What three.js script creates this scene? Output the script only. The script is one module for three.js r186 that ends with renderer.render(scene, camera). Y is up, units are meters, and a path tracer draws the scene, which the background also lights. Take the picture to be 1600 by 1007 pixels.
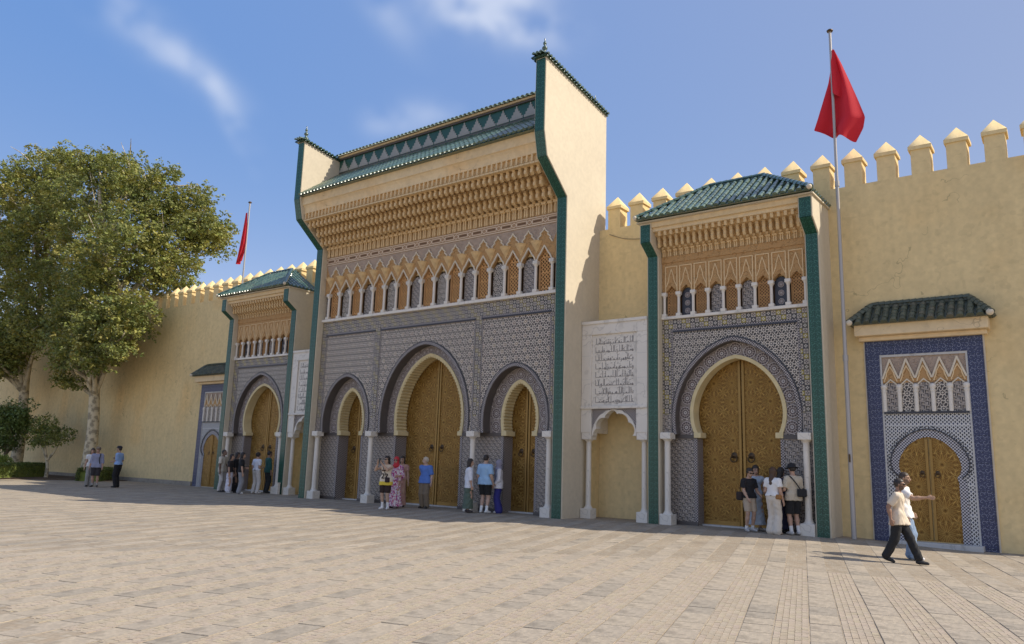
import * as THREE from 'three';
import { mergeGeometries, mergeVertices } from 'three/addons/utils/BufferGeometryUtils.js';
import { RoundedBoxGeometry } from 'three/addons/geometries/RoundedBoxGeometry.js';
import { TextGeometry } from 'three/addons/geometries/TextGeometry.js';
import { FontLoader } from 'three/addons/loaders/FontLoader.js';

// ------------------------------------------------------------------ camera, sky, sun, exposure
const scene = new THREE.Scene();
const camera = new THREE.PerspectiveCamera(45.33, 1024 / 644, 0.1, 1500);
camera.position.set(19.202, 1.65, 21.604);
{
  const yaw = -0.6516, pitch = 0.1808, roll = -0.0305;
  const F = new THREE.Vector3(Math.sin(yaw), 0, -Math.cos(yaw)), R = new THREE.Vector3(Math.cos(yaw), 0, Math.sin(yaw)), U = new THREE.Vector3(0, 1, 0);
  const D = F.clone().multiplyScalar(Math.cos(pitch)).addScaledVector(U, Math.sin(pitch));
  const V = F.clone().multiplyScalar(-Math.sin(pitch)).addScaledVector(U, Math.cos(pitch));
  const A = R.clone().multiplyScalar(Math.cos(roll)).addScaledVector(V, -Math.sin(roll));
  const B = R.clone().multiplyScalar(Math.sin(roll)).addScaledVector(V, Math.cos(roll));
  camera.quaternion.setFromRotationMatrix(new THREE.Matrix4().makeBasis(A, B, D.negate()));
}
const SUN = new THREE.Vector3(1, 1.02, -0.36).normalize();
const sun = new THREE.DirectionalLight(new THREE.Color().setRGB(1, 0.91, 0.78), 2.5);
sun.position.copy(SUN).multiplyScalar(80); sun.target.position.set(0, 0, 4);
sun.castShadow = true; sun.shadow.mapSize.set(4096, 4096); sun.shadow.radius = 1;
Object.assign(sun.shadow.camera, { left: -60, right: 60, top: 50, bottom: -50, near: 1, far: 220 });
scene.add(sun, sun.target);
const renderer = new THREE.WebGLRenderer({ antialias: true });
renderer.setSize(1024, 644);
renderer.toneMapping = THREE.LinearToneMapping;
renderer.toneMappingExposure = 1.95;
renderer.shadowMap.enabled = true; renderer.shadowMap.type = THREE.PCFSoftShadowMap;

// seeded random and noise
let seed_ = 7;
const rnd = () => { seed_ = (seed_ + 0x6d2b79f5) | 0; let t = Math.imul(seed_ ^ (seed_ >>> 15), 1 | seed_); t = (t + Math.imul(t ^ (t >>> 7), 61 | t)) ^ t; return ((t ^ (t >>> 14)) >>> 0) / 4294967296; };
const reseed = (s) => { seed_ = s; };
const rr = (a, b) => a + (b - a) * rnd();
const hash3 = (x, y, z) => { let h = Math.imul(x, 374761393) ^ Math.imul(y, 668265263) ^ Math.imul(z, 2147483647 - 77); h = Math.imul(h ^ (h >>> 13), 1274126177); h ^= h >>> 16; return (h >>> 0) / 4294967296; };
const sm = (a, b, x) => { const t = Math.min(1, Math.max(0, (x - a) / (b - a))); return t * t * (3 - 2 * t); };
const mix = (a, b, t) => a + (b - a) * t;
function vnoise(x, y, z) {
  const xi = Math.floor(x), yi = Math.floor(y), zi = Math.floor(z); let u = x - xi, v = y - yi, w = z - zi;
  u = u * u * (3 - 2 * u); v = v * v * (3 - 2 * v); w = w * w * (3 - 2 * w);
  const g = (a, b, c) => hash3(xi + a, yi + b, zi + c);
  return mix(mix(mix(g(0, 0, 0), g(1, 0, 0), u), mix(g(0, 1, 0), g(1, 1, 0), u), v), mix(mix(g(0, 0, 1), g(1, 0, 1), u), mix(g(0, 1, 1), g(1, 1, 1), u), v), w);
}
const fbm3 = (x, y, z, n = 4) => { let s = 0, a = 0.5, t = 0; for (let i = 0; i < n; i++) { s += a * vnoise(x, y, z); t += a; a *= 0.5; x *= 2.03; y *= 2.03; z *= 2.03; } return s / t; };
// tileable 2-D noise: period p cells at the first octave
function tnoise(u, v, p, sd) {
  const x = u * p, y = v * p, xi = Math.floor(x), yi = Math.floor(y); let a = x - xi, b = y - yi; a = a * a * (3 - 2 * a); b = b * b * (3 - 2 * b);
  const g = (i, j) => hash3(((xi + i) % p + p) % p, ((yi + j) % p + p) % p, sd);
  return mix(mix(g(0, 0), g(1, 0), a), mix(g(0, 1), g(1, 1), a), b);
}
const tfbm = (u, v, p, n, sd) => { let s = 0, a = 0.5, t = 0; for (let i = 0; i < n; i++) { s += a * tnoise(u, v, p, sd + i); t += a; a *= 0.5; p *= 2; } return s / t; };

// the sky: clear blue air, paler towards the horizon, with a few thin white clouds (azimuth from -z towards +x, elevation, widths, in degrees)
{
  const W = 1024, H = 512, data = new Float32Array(W * H * 4);
  const clouds = [[-67.7, 28.6, 4.5, 1.6, -0.5, 0.30], [-64.3, 26.6, 3.2, 1.1, -0.42, 0.42], [-61.3, 25.6, 2.6, 0.9, -0.5, 0.42], [-59.4, 23.9, 1.9, 0.9, -1.1, 0.40], [-58.7, 21.9, 1.5, 0.7, -1.3, 0.28],
    [-39.6, 32.6, 3.6, 1.7, -0.15, 1.5], [-37.4, 31.4, 2.2, 1.0, -0.35, 1.1], [-42.4, 32.5, 2.2, 1.3, 0.1, 0.55], [-48.1, 31.4, 2.0, 1.3, -0.7, 0.4], [-48.4, 24.2, 1.1, 0.9, 0, 0.3], [-46.0, 24.6, 2.0, 1.2, 0.2, 0.42], [-43.5, 25.2, 2.0, 0.7, 0.2, 0.25]];
  reseed(91);
  for (let i = 0; i < 46; i++) { const az = rr(8, 280), el = rr(14, 68); clouds.push([az, el, rr(3, 8), rr(1, 3), rr(-0.6, 0.6), rr(0.3, 0.9)]); }
  for (let j = 0; j < H; j++) for (let i = 0; i < W; i++) {
    const v = (j + 0.5) / H, u = (i + 0.5) / W, el = (v - 0.5) * Math.PI, th = (u - 0.5) * 2 * Math.PI;
    const dx = Math.cos(el) * Math.cos(th), dy = Math.sin(el), dz = Math.cos(el) * Math.sin(th);
    const e = Math.max(0, dy), h = Math.pow(1 - e, 3.2);
    const c = dx * SUN.x + dy * SUN.y + dz * SUN.z, glow = 0.10 * Math.pow(Math.max(0, c), 6) + 0.35 * Math.pow(Math.max(0, c), 60);
    const hz = Math.pow(1 - e, 11);                              // dusty haze low over the horizon
    let r = mix(0.066, 0.205, h) + glow + 0.72 * hz, g = mix(0.148, 0.285, h) + glow * 0.95 + 0.59 * hz, b = mix(0.34, 0.42, h) + glow * 0.85 + 0.39 * hz;
    const aur = Math.pow(Math.max(0, (c + 0.2) / 1.2), 1.2); r += 0.135 * aur; g += 0.078 * aur; b -= 0.016 * aur;   // whiter air on the sun's side
    if (dy < 0) { r = 0.2; g = 0.18; b = 0.15; }
    else {
      const az = Math.atan2(dx, -dz) * 180 / Math.PI, ed = el * 180 / Math.PI; let m = 0;
      for (const [ca, ce, wa, we, sl, k] of clouds) {
        let da = az - ca; if (da > 180) da -= 360; if (da < -180) da += 360;
        if (Math.abs(da) > 20 || Math.abs(ed - ce) > 14) continue;
        const x = da * Math.cos(el), y = ed - ce - sl * x; m += k * Math.exp(-(x * x) / (wa * wa) - (y * y) / (we * we));
      }
      if (m > 0.01) {
        const n = fbm3(dx * 22 + 5, dy * 34, dz * 22, 5), n2 = fbm3(dx * 60, dy * 80, dz * 60, 3);
        const a = Math.min(1, m) * sm(0.26, 0.68, n + 0.16 * (n2 - 0.5)) * 0.66;
        r = mix(r, 0.40, a); g = mix(g, 0.43, a); b = mix(b, 0.50, a);
      }
    }
    const k = (j * W + i) * 4; data[k] = r; data[k + 1] = g; data[k + 2] = b; data[k + 3] = 1;
  }
  const t = new THREE.DataTexture(data, W, H, THREE.RGBAFormat, THREE.FloatType);
  t.mapping = THREE.EquirectangularReflectionMapping; t.magFilter = t.minFilter = THREE.LinearFilter; t.wrapS = THREE.RepeatWrapping; t.needsUpdate = true;
  scene.background = t; scene.environment = t;
}

// ------------------------------------------------------------------ helpers
const V3 = (x, y, z) => new THREE.Vector3(x, y, z);
const lin = (r, g, b) => new THREE.Color().setRGB(r, g, b);
function std(color, o = {}) { const m = new THREE.MeshStandardMaterial({ color, roughness: 0.85, metalness: 0, ...o }); return m; }
function worldUV(g) {                                          // uv in metres from the face direction
  if (g.index) g = g.toNonIndexed();
  const p = g.attributes.position, n = g.attributes.normal, uv = new Float32Array(p.count * 2);
  for (let i = 0; i < p.count; i++) {
    const ax = Math.abs(n.getX(i)), ay = Math.abs(n.getY(i)), az = Math.abs(n.getZ(i)), x = p.getX(i), y = p.getY(i), z = p.getZ(i);
    if (az >= ax && az >= ay) { uv[2 * i] = x; uv[2 * i + 1] = y; } else if (ax >= ay) { uv[2 * i] = z; uv[2 * i + 1] = y; } else { uv[2 * i] = x; uv[2 * i + 1] = z; }
  }
  g.setAttribute('uv', new THREE.BufferAttribute(uv, 2));
  return g;
}
function join(list) {
  const a = list.flat(9).map((g) => { const q = g.index ? g.toNonIndexed() : g; for (const k of Object.keys(q.attributes)) if (!['position', 'normal', 'uv'].includes(k)) q.deleteAttribute(k); if (!q.attributes.uv) worldUV(q); return q; });
  return a.length === 1 ? a[0] : mergeGeometries(a);
}
const box = (x0, x1, y0, y1, z0, z1) => worldUV(new THREE.BoxGeometry(x1 - x0, y1 - y0, z1 - z0).translate((x0 + x1) / 2, (y0 + y1) / 2, (z0 + z1) / 2));
const rbox = (x0, x1, y0, y1, z0, z1, r = 0.015, s = 1) => worldUV(new RoundedBoxGeometry(x1 - x0, y1 - y0, z1 - z0, s, r).translate((x0 + x1) / 2, (y0 + y1) / 2, (z0 + z1) / 2));
const poly = (pts) => new THREE.Shape(pts.map((q) => new THREE.Vector2(q[0], q[1])));
function prism(pts, z0, z1, holes = [], bevel = 0) {          // outline in x, y pushed out from z0 to z1
  const s = poly(pts); for (const h of holes) s.holes.push(new THREE.Path(h.map((q) => new THREE.Vector2(q[0], q[1]))));
  const g = new THREE.ExtrudeGeometry(s, { depth: z1 - z0 - 2 * bevel, bevelEnabled: bevel > 0, bevelSize: bevel, bevelOffset: -bevel, bevelThickness: bevel, bevelSegments: 1, curveSegments: 6 });
  g.translate(0, 0, z0 + bevel); return worldUV(g);
}
function prismX(pts, x0, x1, bevel = 0) {                      // outline in z, y pushed along x
  const s = poly(pts.map(([z, y]) => [-z, y]));
  const g = new THREE.ExtrudeGeometry(s, { depth: x1 - x0 - 2 * bevel, bevelEnabled: bevel > 0, bevelSize: bevel, bevelOffset: -bevel, bevelThickness: bevel, bevelSegments: 1 });
  g.translate(0, 0, x0 + bevel).rotateY(Math.PI / 2); return worldUV(g);
}
const cyl = (x, z, y0, y1, r0, r1 = r0, n = 14) => join([new THREE.CylinderGeometry(r1, r0, y1 - y0, n, 1).translate(x, (y0 + y1) / 2, z)]);
const lathe = (pts, n = 12) => join([new THREE.LatheGeometry(pts.map((q) => new THREE.Vector2(q[0], q[1])), n)]);
function tube(pts, r, n = 6, seg) { const c = new THREE.CatmullRomCurve3(pts.map((q) => (q.isVector3 ? q : V3(...q)))); return join([new THREE.TubeGeometry(c, seg || Math.max(4, pts.length * 3), r, n)]); }
function taper(pts, radii, n = 8, per = 4) {                   // a limb through points with radii
  const c = new THREE.CatmullRomCurve3(pts.map((q) => (q.isVector3 ? q : V3(...q)))), m = (pts.length - 1) * per, P = [], I = [], UV = [];
  const fr = c.computeFrenetFrames(m);
  for (let i = 0; i <= m; i++) {
    const t = i / m, p = c.getPoint(t), f = t * (radii.length - 1), k = Math.min(radii.length - 2, Math.floor(f)), r = mix(radii[k], radii[k + 1], f - k);
    for (let j = 0; j <= n; j++) { const a = j / n * Math.PI * 2, q = p.clone().addScaledVector(fr.normals[i], Math.cos(a) * r).addScaledVector(fr.binormals[i], Math.sin(a) * r); P.push(q.x, q.y, q.z); UV.push(j / n * r * 6.3, t * c.getLength()); }
  }
  for (let i = 0; i < m; i++) for (let j = 0; j < n; j++) { const a = i * (n + 1) + j, b = a + n + 1; I.push(a, a + 1, b, b, a + 1, b + 1); }
  const g = new THREE.BufferGeometry(); g.setAttribute('position', new THREE.Float32BufferAttribute(P, 3)); g.setAttribute('uv', new THREE.Float32BufferAttribute(UV, 2)); g.setIndex(I); g.computeVertexNormals(); return g;
}
const names = {};
const numbered = (n) => { const k = names[n] = (names[n] ?? -1) + 1; return k ? n + '_' + String(k).padStart(3, '0') : n; };
function shadows(o) { o.castShadow = true; o.receiveShadow = true; return o; }
function part(name, geo, mat, parent, pos) { const m = shadows(new THREE.Mesh(Array.isArray(geo) ? join(geo) : geo, mat)); m.name = name; if (pos) m.position.set(...pos); if (parent) parent.add(m); return m; }
function thing(name, label, category, pos = [0, 0, 0], turn = 0, group) {
  const o = new THREE.Group(); o.name = numbered(name); o.position.set(...pos); o.rotation.y = turn; o.userData = { label, category }; if (group) o.userData.group = group; scene.add(o); return o;
}
function tagged(o, name, label, category, group) { o.name = numbered(name); o.userData = { label, category }; if (group) o.userData.group = group; scene.add(o); return o; }
function dup(src, name, label, pos, turn, group) { const r = src.clone(); r.name = numbered(name); r.position.set(...pos); if (turn !== undefined) r.rotation.y = turn; r.userData = { label, category: src.userData.category }; const g = group || src.userData.group; if (g) r.userData.group = g; scene.add(r); return r; }

// ------------------------------------------------------------------ textures
const clamp8 = (x) => Math.max(0, Math.min(255, Math.round(x * 255)));
function noiseTex(n, fn, srgb = true) {
  const d = new Uint8Array(n * n * 4);
  for (let j = 0; j < n; j++) for (let i = 0; i < n; i++) { const c = fn(i / n, j / n), k = (j * n + i) * 4; d[k] = clamp8(c[0]); d[k + 1] = clamp8(c[1]); d[k + 2] = clamp8(c[2]); d[k + 3] = 255; }
  const t = new THREE.DataTexture(d, n, n); t.wrapS = t.wrapT = THREE.RepeatWrapping; t.magFilter = THREE.LinearFilter; t.minFilter = THREE.LinearMipmapLinearFilter; t.generateMipmaps = true;
  if (srgb) t.colorSpace = THREE.SRGBColorSpace; t.needsUpdate = true; return t;
}
function canvasTex(w, h, draw, repX, repY, srgb = true) {      // repX, repY: metres that one copy covers
  const c = document.createElement('canvas'); c.width = w; c.height = h; draw(c.getContext('2d'), w, h);
  const t = new THREE.CanvasTexture(c); t.wrapS = t.wrapT = THREE.RepeatWrapping; if (srgb) t.colorSpace = THREE.SRGBColorSpace; t.repeat.set(1 / repX, 1 / repY); return t;
}
const rep = (t, m) => { t.repeat.set(1 / m, 1 / m); return t; };
const grey = (v) => [v, v, v];

// lime plaster: fine grain, broad patches, rain streaks and small chips
const plasterMap = rep(noiseTex(1024, (u, v) => {
  const a = tfbm(u, v, 6, 5, 1), b = tfbm(u, v, 64, 3, 11), st = tfbm(u, v * 0.12 - Math.floor(v * 0.12), 48, 2, 21), big = tfbm(u, v, 3, 3, 31), pit = tfbm(u, v, 40, 2, 77);
  const cr = Math.abs(tfbm(u, v, 7, 5, 88) - 0.5), pt = tfbm(u, v, 5, 2, 99); let k = 0.93 + 0.05 * (a - 0.5) + 0.08 * (b - 0.5) + 0.04 * (st - 0.5); if (cr < 0.004 && pt > 0.62) k *= 0.86; if (pit > 0.74) k *= 0.97; const w = sm(0.5, 0.75, big);
  
  return [k * mix(1, 1.01, w), k * mix(1, 0.975, w), k * mix(1, 0.93, w)];
}), 7);
const creamMap = rep(noiseTex(512, (u, v) => { const k = 0.94 + 0.05 * (tfbm(u, v, 5, 5, 141) - 0.5) + 0.05 * (tfbm(u, v, 64, 2, 142) - 0.5); return [k, k * 0.995, k * 0.985]; }), 6);
const plasterBump = rep(noiseTex(512, (u, v) => grey(0.5 + 0.5 * (tfbm(u, v, 10, 5, 5) - 0.5) + 0.3 * (tfbm(u, v, 90, 2, 9) - 0.5)), false), 5);
const fineMap = rep(noiseTex(256, (u, v) => grey(0.93 + 0.12 * (tfbm(u, v, 8, 4, 3) - 0.5))), 1.6);
const fineBump = rep(noiseTex(256, (u, v) => grey(tfbm(u, v, 24, 3, 4)), false), 0.8);
const marbleMap = rep(noiseTex(512, (u, v) => { const n = tfbm(u, v, 4, 5, 41), ve = Math.abs(tfbm(u, v, 5, 4, 55) - 0.5), k = 0.95 + 0.06 * (n - 0.5) - 0.09 * sm(0.03, 0, ve) - 0.06 * sm(0.62, 0.8, tfbm(u, v, 9, 3, 61)); return [k, k * 0.995, k * 0.98]; }), 2.2);

function star(g, x, y, r, n, inner, fill) { g.beginPath(); for (let i = 0; i < 2 * n; i++) { const a = i * Math.PI / n, q = i % 2 ? r * inner : r; g.lineTo(x + q * Math.cos(a), y + q * Math.sin(a)); } g.closePath(); if (fill) { g.fillStyle = fill; g.fill(); } }
// cut-tile mosaic: eight-point stars and lozenges, dark on pale
function mosaic(bg, line, cols, cell, seed) {
  return (g, w, h) => {
    reseed(seed); g.fillStyle = bg; g.fillRect(0, 0, w, h); const s = w / cell;
    for (let j = -1; j <= cell; j++) for (let i = -1; i <= cell; i++) {
      const x = (i + (j & 1 ? 0.5 : 0) + 0.5) * s, y = (j + 0.5) * s, c = cols[(i + 3 * j + 50) % cols.length], c2 = cols[(i * 2 + j + 51) % cols.length];
      g.lineWidth = s * 0.095; g.strokeStyle = line;
      star(g, x, y, s * 0.40, 8, 0.66, c); g.stroke();
      star(g, x, y, s * 0.17, 8, 0.55, line);
      for (let k = 0; k < 8; k++) { const a = k * Math.PI / 4; g.beginPath(); g.moveTo(x + s * 0.40 * Math.cos(a), y + s * 0.40 * Math.sin(a)); g.lineTo(x + s * 0.62 * Math.cos(a + 0.13), y + s * 0.62 * Math.sin(a + 0.13)); g.stroke(); }
      g.fillStyle = c2; g.beginPath(); g.arc(x + s * 0.5, y, s * 0.07, 0, 7); g.fill();
      g.beginPath(); g.strokeStyle = line; g.arc(x, y, s * 0.27, rnd() * 3, 3 + rnd() * 3); g.stroke();
    }
    for (let i = 0; i < 900; i++) { g.fillStyle = rnd() < 0.5 ? 'rgba(20,18,24,0.18)' : 'rgba(235,230,220,0.16)'; g.fillRect(rnd() * w, rnd() * h, 3 + rnd() * 5, 3 + rnd() * 5); }
  };
}
const zellMain = canvasTex(512, 512, mosaic('#3b342e', '#d2c5b4', ['#24201d', '#664d36', '#2d2925', '#7c6742'], 4, 3), 0.94, 0.94);
const zellBlue = canvasTex(512, 512, mosaic('#393430', '#cbc0b0', ['#201d1b', '#38363a', '#292420', '#685d4c'], 4, 5), 0.80, 0.80);
const zellDado = canvasTex(512, 512, (g, w) => {               // fine interlace of the lower panels
  g.fillStyle = '#9d9287'; g.fillRect(0, 0, w, w); const n = 10, s = w / n; g.lineCap = 'round';
  for (let j = 0; j < n; j++) for (let i = 0; i < n; i++) {
    const x = i * s, y = j * s; g.strokeStyle = '#2f2c2c'; g.lineWidth = s * 0.2; g.beginPath();
    if ((i + j) & 1) { g.moveTo(x + s * 0.1, y + s * 0.2); g.lineTo(x + s * 0.75, y + s * 0.2); g.lineTo(x + s * 0.75, y + s * 0.9); } else { g.moveTo(x + s * 0.2, y + s * 0.9); g.lineTo(x + s * 0.2, y + s * 0.35); g.lineTo(x + s * 0.9, y + s * 0.55); } g.stroke();
    g.fillStyle = ['#d6cfc6', '#565c70', '#a08a60', '#d6cfc6'][(i * 7 + j * 3) % 4]; g.fillRect(x + s * 0.4, y + s * 0.42, s * 0.2, s * 0.2);
  }
}, 1.0, 1.0);
const zellCheck = (yellow) => canvasTex(512, 512, (g, w) => {   // border of small patterned squares
  const n = 8, s = w / n; reseed(17);
  for (let j = 0; j < n; j++) for (let i = 0; i < n; i++) {
    const odd = (i + j) & 1; g.fillStyle = odd ? '#b3a898' : (((i * 3 + j * 5) % 4) === 0 ? yellow : ((i + 2 * j) % 3 ? '#4c4744' : '#5f5848')); g.fillRect(i * s, j * s, s, s);
    g.strokeStyle = '#26242a'; g.lineWidth = s * 0.09; g.strokeRect(i * s, j * s, s, s);
    g.strokeStyle = odd ? '#4d464c' : '#c9c2b4'; g.lineWidth = s * 0.11; star(g, (i + 0.5) * s, (j + 0.5) * s, s * 0.3, 4, 0.5); g.stroke();
  }
}, 1.12, 1.12);
const checkMain = zellCheck('#8b7c45'), checkSmall = zellCheck('#9a8a3a');
const voussoir = canvasTex(512, 512, (g, w) => {               // pale ground with dark sprigs behind the medallions
  reseed(23); g.fillStyle = '#8d8279'; g.fillRect(0, 0, w, w);
  for (let i = 0; i < 420; i++) { const x = rnd() * w, y = rnd() * w, r = 5 + rnd() * 9; star(g, x, y, r, 4 + Math.floor(rnd() * 3), 0.4, ['#3a3030', '#594740', '#e6dccf', '#6b5a4a', '#35333a'][i % 5]); }
}, 1.3, 1.3);
const medallionMap = canvasTex(256, 256, (g, w) => {
  g.fillStyle = '#6e5f58'; g.fillRect(0, 0, w, w); g.translate(w / 2, w / 2);
  for (let k = 0; k < 24; k++) { g.rotate(Math.PI / 12); g.fillStyle = k % 2 ? '#4a3b37' : '#988a80'; g.beginPath(); g.moveTo(0, 0); g.lineTo(w * 0.47, -w * 0.05); g.lineTo(w * 0.47, w * 0.05); g.fill(); }
  for (const [r, c, l] of [[0.45, '#cfc7c0', 9], [0.37, '#463a3c', 8], [0.26, '#c4bab2', 7], [0.15, '#4f4648', 12]]) { g.strokeStyle = c; g.lineWidth = l; g.beginPath(); g.arc(0, 0, w * r, 0, 7); g.stroke(); }
  star(g, 0, 0, w * 0.16, 8, 0.6, '#d3cbc2'); star(g, 0, 0, w * 0.08, 8, 0.6, '#54484a');
}, 1, 1);
function scrollTile(bg, hi, lo, k) {                            // carved glazed tile: scrolling stems and leaves
  return (g, w, h) => {
    reseed(k); g.fillStyle = bg; g.fillRect(0, 0, w, h); g.lineCap = 'round';
    const sp = (x, y, r, dir, col, lw) => { g.strokeStyle = col; g.lineWidth = lw; g.beginPath(); for (let a = 0; a < 5.2; a += 0.25) { const q = r * (1 - a / 6.5); g.lineTo(x + q * Math.cos(a * dir), y + q * Math.sin(a * dir)); } g.stroke(); };
    for (let m = -1; m < 5; m++) for (const sx of [-1, 1]) {
      const y = m * h / 4 + (sx > 0 ? 0 : h / 8), x = w / 2 + sx * w * 0.23;
      sp(x, y, w * 0.2, sx, lo, w * 0.05); sp(x - 2, y - 3, w * 0.2, sx, hi, w * 0.028);
      for (let q = 0; q < 9; q++) { const a = q * 0.7 + m; g.fillStyle = q % 3 ? hi : lo; g.beginPath(); g.ellipse(x + w * 0.27 * Math.cos(a) * 0.9, y + w * 0.27 * Math.sin(a), w * 0.035, w * 0.016, a, 0, 7); g.fill(); }
    }
    for (let i = 0; i < 500; i++) { g.fillStyle = rnd() < 0.5 ? 'rgba(255,255,255,0.05)' : 'rgba(0,0,0,0.10)'; g.fillRect(rnd() * w, rnd() * h, 6, 6); }
    g.strokeStyle = lo; g.lineWidth = w * 0.02; g.strokeRect(0, 0, w, h);
  };
}
const greenScroll = canvasTex(256, 512, scrollTile('#1a4a3a', '#558f7c', '#0b2a22', 4), 0.3, 0.6);
const blueScroll = canvasTex(256, 512, scrollTile('#303758', '#8a90a8', '#161a2c', 6), 0.33, 0.66);
const blueScrollH = canvasTex(512, 256, (g) => { g.translate(0, 256); g.rotate(-Math.PI / 2); scrollTile('#303758', '#8a90a8', '#161a2c', 6)(g, 256, 512); }, 0.66, 0.33);
function lozenge(bg, fg, n) { return (g, w) => { g.fillStyle = bg; g.fillRect(0, 0, w, w); const s = w / n; for (let j = 0; j < n; j++) for (let i = 0; i < n; i++) { const x = (i + 0.5) * s, y = (j + 0.5) * s; g.fillStyle = fg; g.beginPath(); g.moveTo(x, y - s * 0.42); g.lineTo(x + s * 0.3, y); g.lineTo(x, y + s * 0.42); g.lineTo(x - s * 0.3, y); g.fill(); } }; }
const lozengeTile = canvasTex(512, 512, (g, w) => {             // black lozenges in a white net, staggered rows
  g.fillStyle = '#c9c8c4'; g.fillRect(0, 0, w, w); const n = 8, s = w / n;
  for (let j = 0; j < 2 * n; j++) for (let i = 0; i <= n; i++) { const x = (i + (j & 1 ? 0.5 : 0)) * s, y = j * s * 0.5; g.fillStyle = j % 4 === 3 ? '#2d3450' : '#22232c'; g.beginPath(); g.moveTo(x, y - s * 0.36); g.lineTo(x + s * 0.27, y); g.lineTo(x, y + s * 0.36); g.lineTo(x - s * 0.27, y); g.fill(); }
}, 0.72, 0.72);
const checkTiny = canvasTex(256, 256, (g, w) => { const n = 8, s = w / n; for (let j = 0; j < n; j++) for (let i = 0; i < n; i++) { g.fillStyle = (i + j) & 1 ? '#2c2b36' : '#c6c3c4'; g.fillRect(i * s, j * s, s, s); } }, 0.30, 0.30);
const lattice = canvasTex(256, 256, (g, w) => { g.fillStyle = '#fff'; g.fillRect(0, 0, w, w); const n = 4, s = w / n; g.fillStyle = '#000'; for (let j = 0; j < 2 * n; j++) for (let i = 0; i <= n; i++) { const x = (i + (j & 1 ? 0.5 : 0)) * s, y = j * s * 0.5; g.beginPath(); g.moveTo(x, y - s * 0.40); g.lineTo(x + s * 0.30, y); g.lineTo(x, y + s * 0.40); g.lineTo(x - s * 0.30, y); g.fill(); } }, 0.52, 0.52, false);
const lattice2 = lattice.clone(); lattice2.repeat.set(1 / 0.36, 1 / 0.36);
// carved stucco: knots of raised line on tan ground (lowered strokes darker, raised strokes paler in colour; same drawing in the bump)
function stuccoDraw(bg, fg, dk, n) { return (g, w) => { reseed(n); g.fillStyle = bg; g.fillRect(0, 0, w, w); g.lineCap = 'round'; for (let i = 0; i < 150; i++) { const x = rnd() * w, y = rnd() * w, r = 8 + rnd() * 20, a = rnd() * 7; for (const [dx, dy] of [[0, 0], [w, 0], [-w, 0], [0, w], [0, -w]]) { g.strokeStyle = i % 3 ? fg : dk; g.lineWidth = 5; g.beginPath(); g.arc(x + dx, y + dy, r, a, a + 4.2); g.stroke(); } } }; }
const stuccoMap = canvasTex(512, 512, stuccoDraw('#b99567', '#d6b483', '#a07a4c', 8), 1.1, 1.1);
const stuccoBump = canvasTex(512, 512, stuccoDraw('#666666', '#ffffff', '#111111', 8), 1.1, 1.1, false);
const bandMap = canvasTex(1024, 128, (g, w, h) => {             // frieze of white interlaced lines and knots
  g.fillStyle = '#a58a70'; g.fillRect(0, 0, w, h); g.strokeStyle = '#e3d8c6'; g.lineWidth = 9;
  g.beginPath(); g.moveTo(0, 10); g.lineTo(w, 10); g.moveTo(0, h - 10); g.lineTo(w, h - 10); g.stroke(); g.lineWidth = 7;
  for (let i = 0; i < 4; i++) { const x = i * w / 4; g.strokeRect(x + 46, 36, w / 4 - 92, h - 72); g.beginPath(); g.moveTo(x + 46, h / 2); g.lineTo(x, 30); g.lineTo(x - 46, h / 2); g.lineTo(x, h - 30); g.closePath(); g.stroke(); if (!i) { g.beginPath(); g.moveTo(w - 46, h / 2); g.lineTo(w, 30); g.moveTo(w - 46, h / 2); g.lineTo(w, h - 30); g.stroke(); } g.fillStyle = '#6a5340'; g.fillRect(x + 60, 52, w / 4 - 120, h - 104); }
}, 2.6, 0.325);
// brass door sheet: engraved many-point stars
function doorDraw(bg, ln, dk) { return (g, w) => { reseed(31); g.fillStyle = bg; g.fillRect(0, 0, w, w); const rose = (x, y, R, n) => { for (let k = 0; k < n; k++) { const a = k * 2 * Math.PI / n; g.strokeStyle = ln; g.lineWidth = 6; g.beginPath(); g.moveTo(x + R * 0.16 * Math.cos(a), y + R * 0.16 * Math.sin(a)); g.lineTo(x + R * 0.62 * Math.cos(a + 0.13), y + R * 0.62 * Math.sin(a + 0.13)); g.lineTo(x + R * Math.cos(a), y + R * Math.sin(a)); g.lineTo(x + R * 0.62 * Math.cos(a - 0.13), y + R * 0.62 * Math.sin(a - 0.13)); g.closePath(); g.stroke(); star(g, x + R * 0.84 * Math.cos(a + Math.PI / n), y + R * 0.84 * Math.sin(a + Math.PI / n), R * 0.045, 5, 0.5, dk); g.lineWidth = 5; g.beginPath(); g.arc(x + R * 0.9 * Math.cos(a), y + R * 0.9 * Math.sin(a), R * 0.16, a - 1.2, a + 1.2); g.stroke(); } g.fillStyle = dk; star(g, x, y, R * 0.06, n, 0.6, dk); };
  for (const [x, y, r, n] of [[0.25, 0.25, 0.29, 16], [0.75, 0.75, 0.29, 16], [0.75, 0.25, 0.25, 12], [0.25, 0.75, 0.25, 12], [0.5, 0.0, 0.12, 8], [0.0, 0.5, 0.12, 8], [0.5, 0.5, 0.12, 8], [0, 0, 0.12, 8]]) for (const dx of [-1, 0, 1]) for (const dy of [-1, 0, 1]) rose((x + dx) * w, (y + dy) * w, r * w, n);
  for (let i = 0; i < 700; i++) { g.fillStyle = rnd() < 0.5 ? 'rgba(60,40,5,0.22)' : 'rgba(235,190,90,0.14)'; const q = 2 + rnd() * 6; g.fillRect(rnd() * w, rnd() * w, q, q); } }; }
const doorMap = canvasTex(1024, 1024, doorDraw('#7d5b25', '#d9b163', '#553b15'), 1.1, 1.1);
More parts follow.
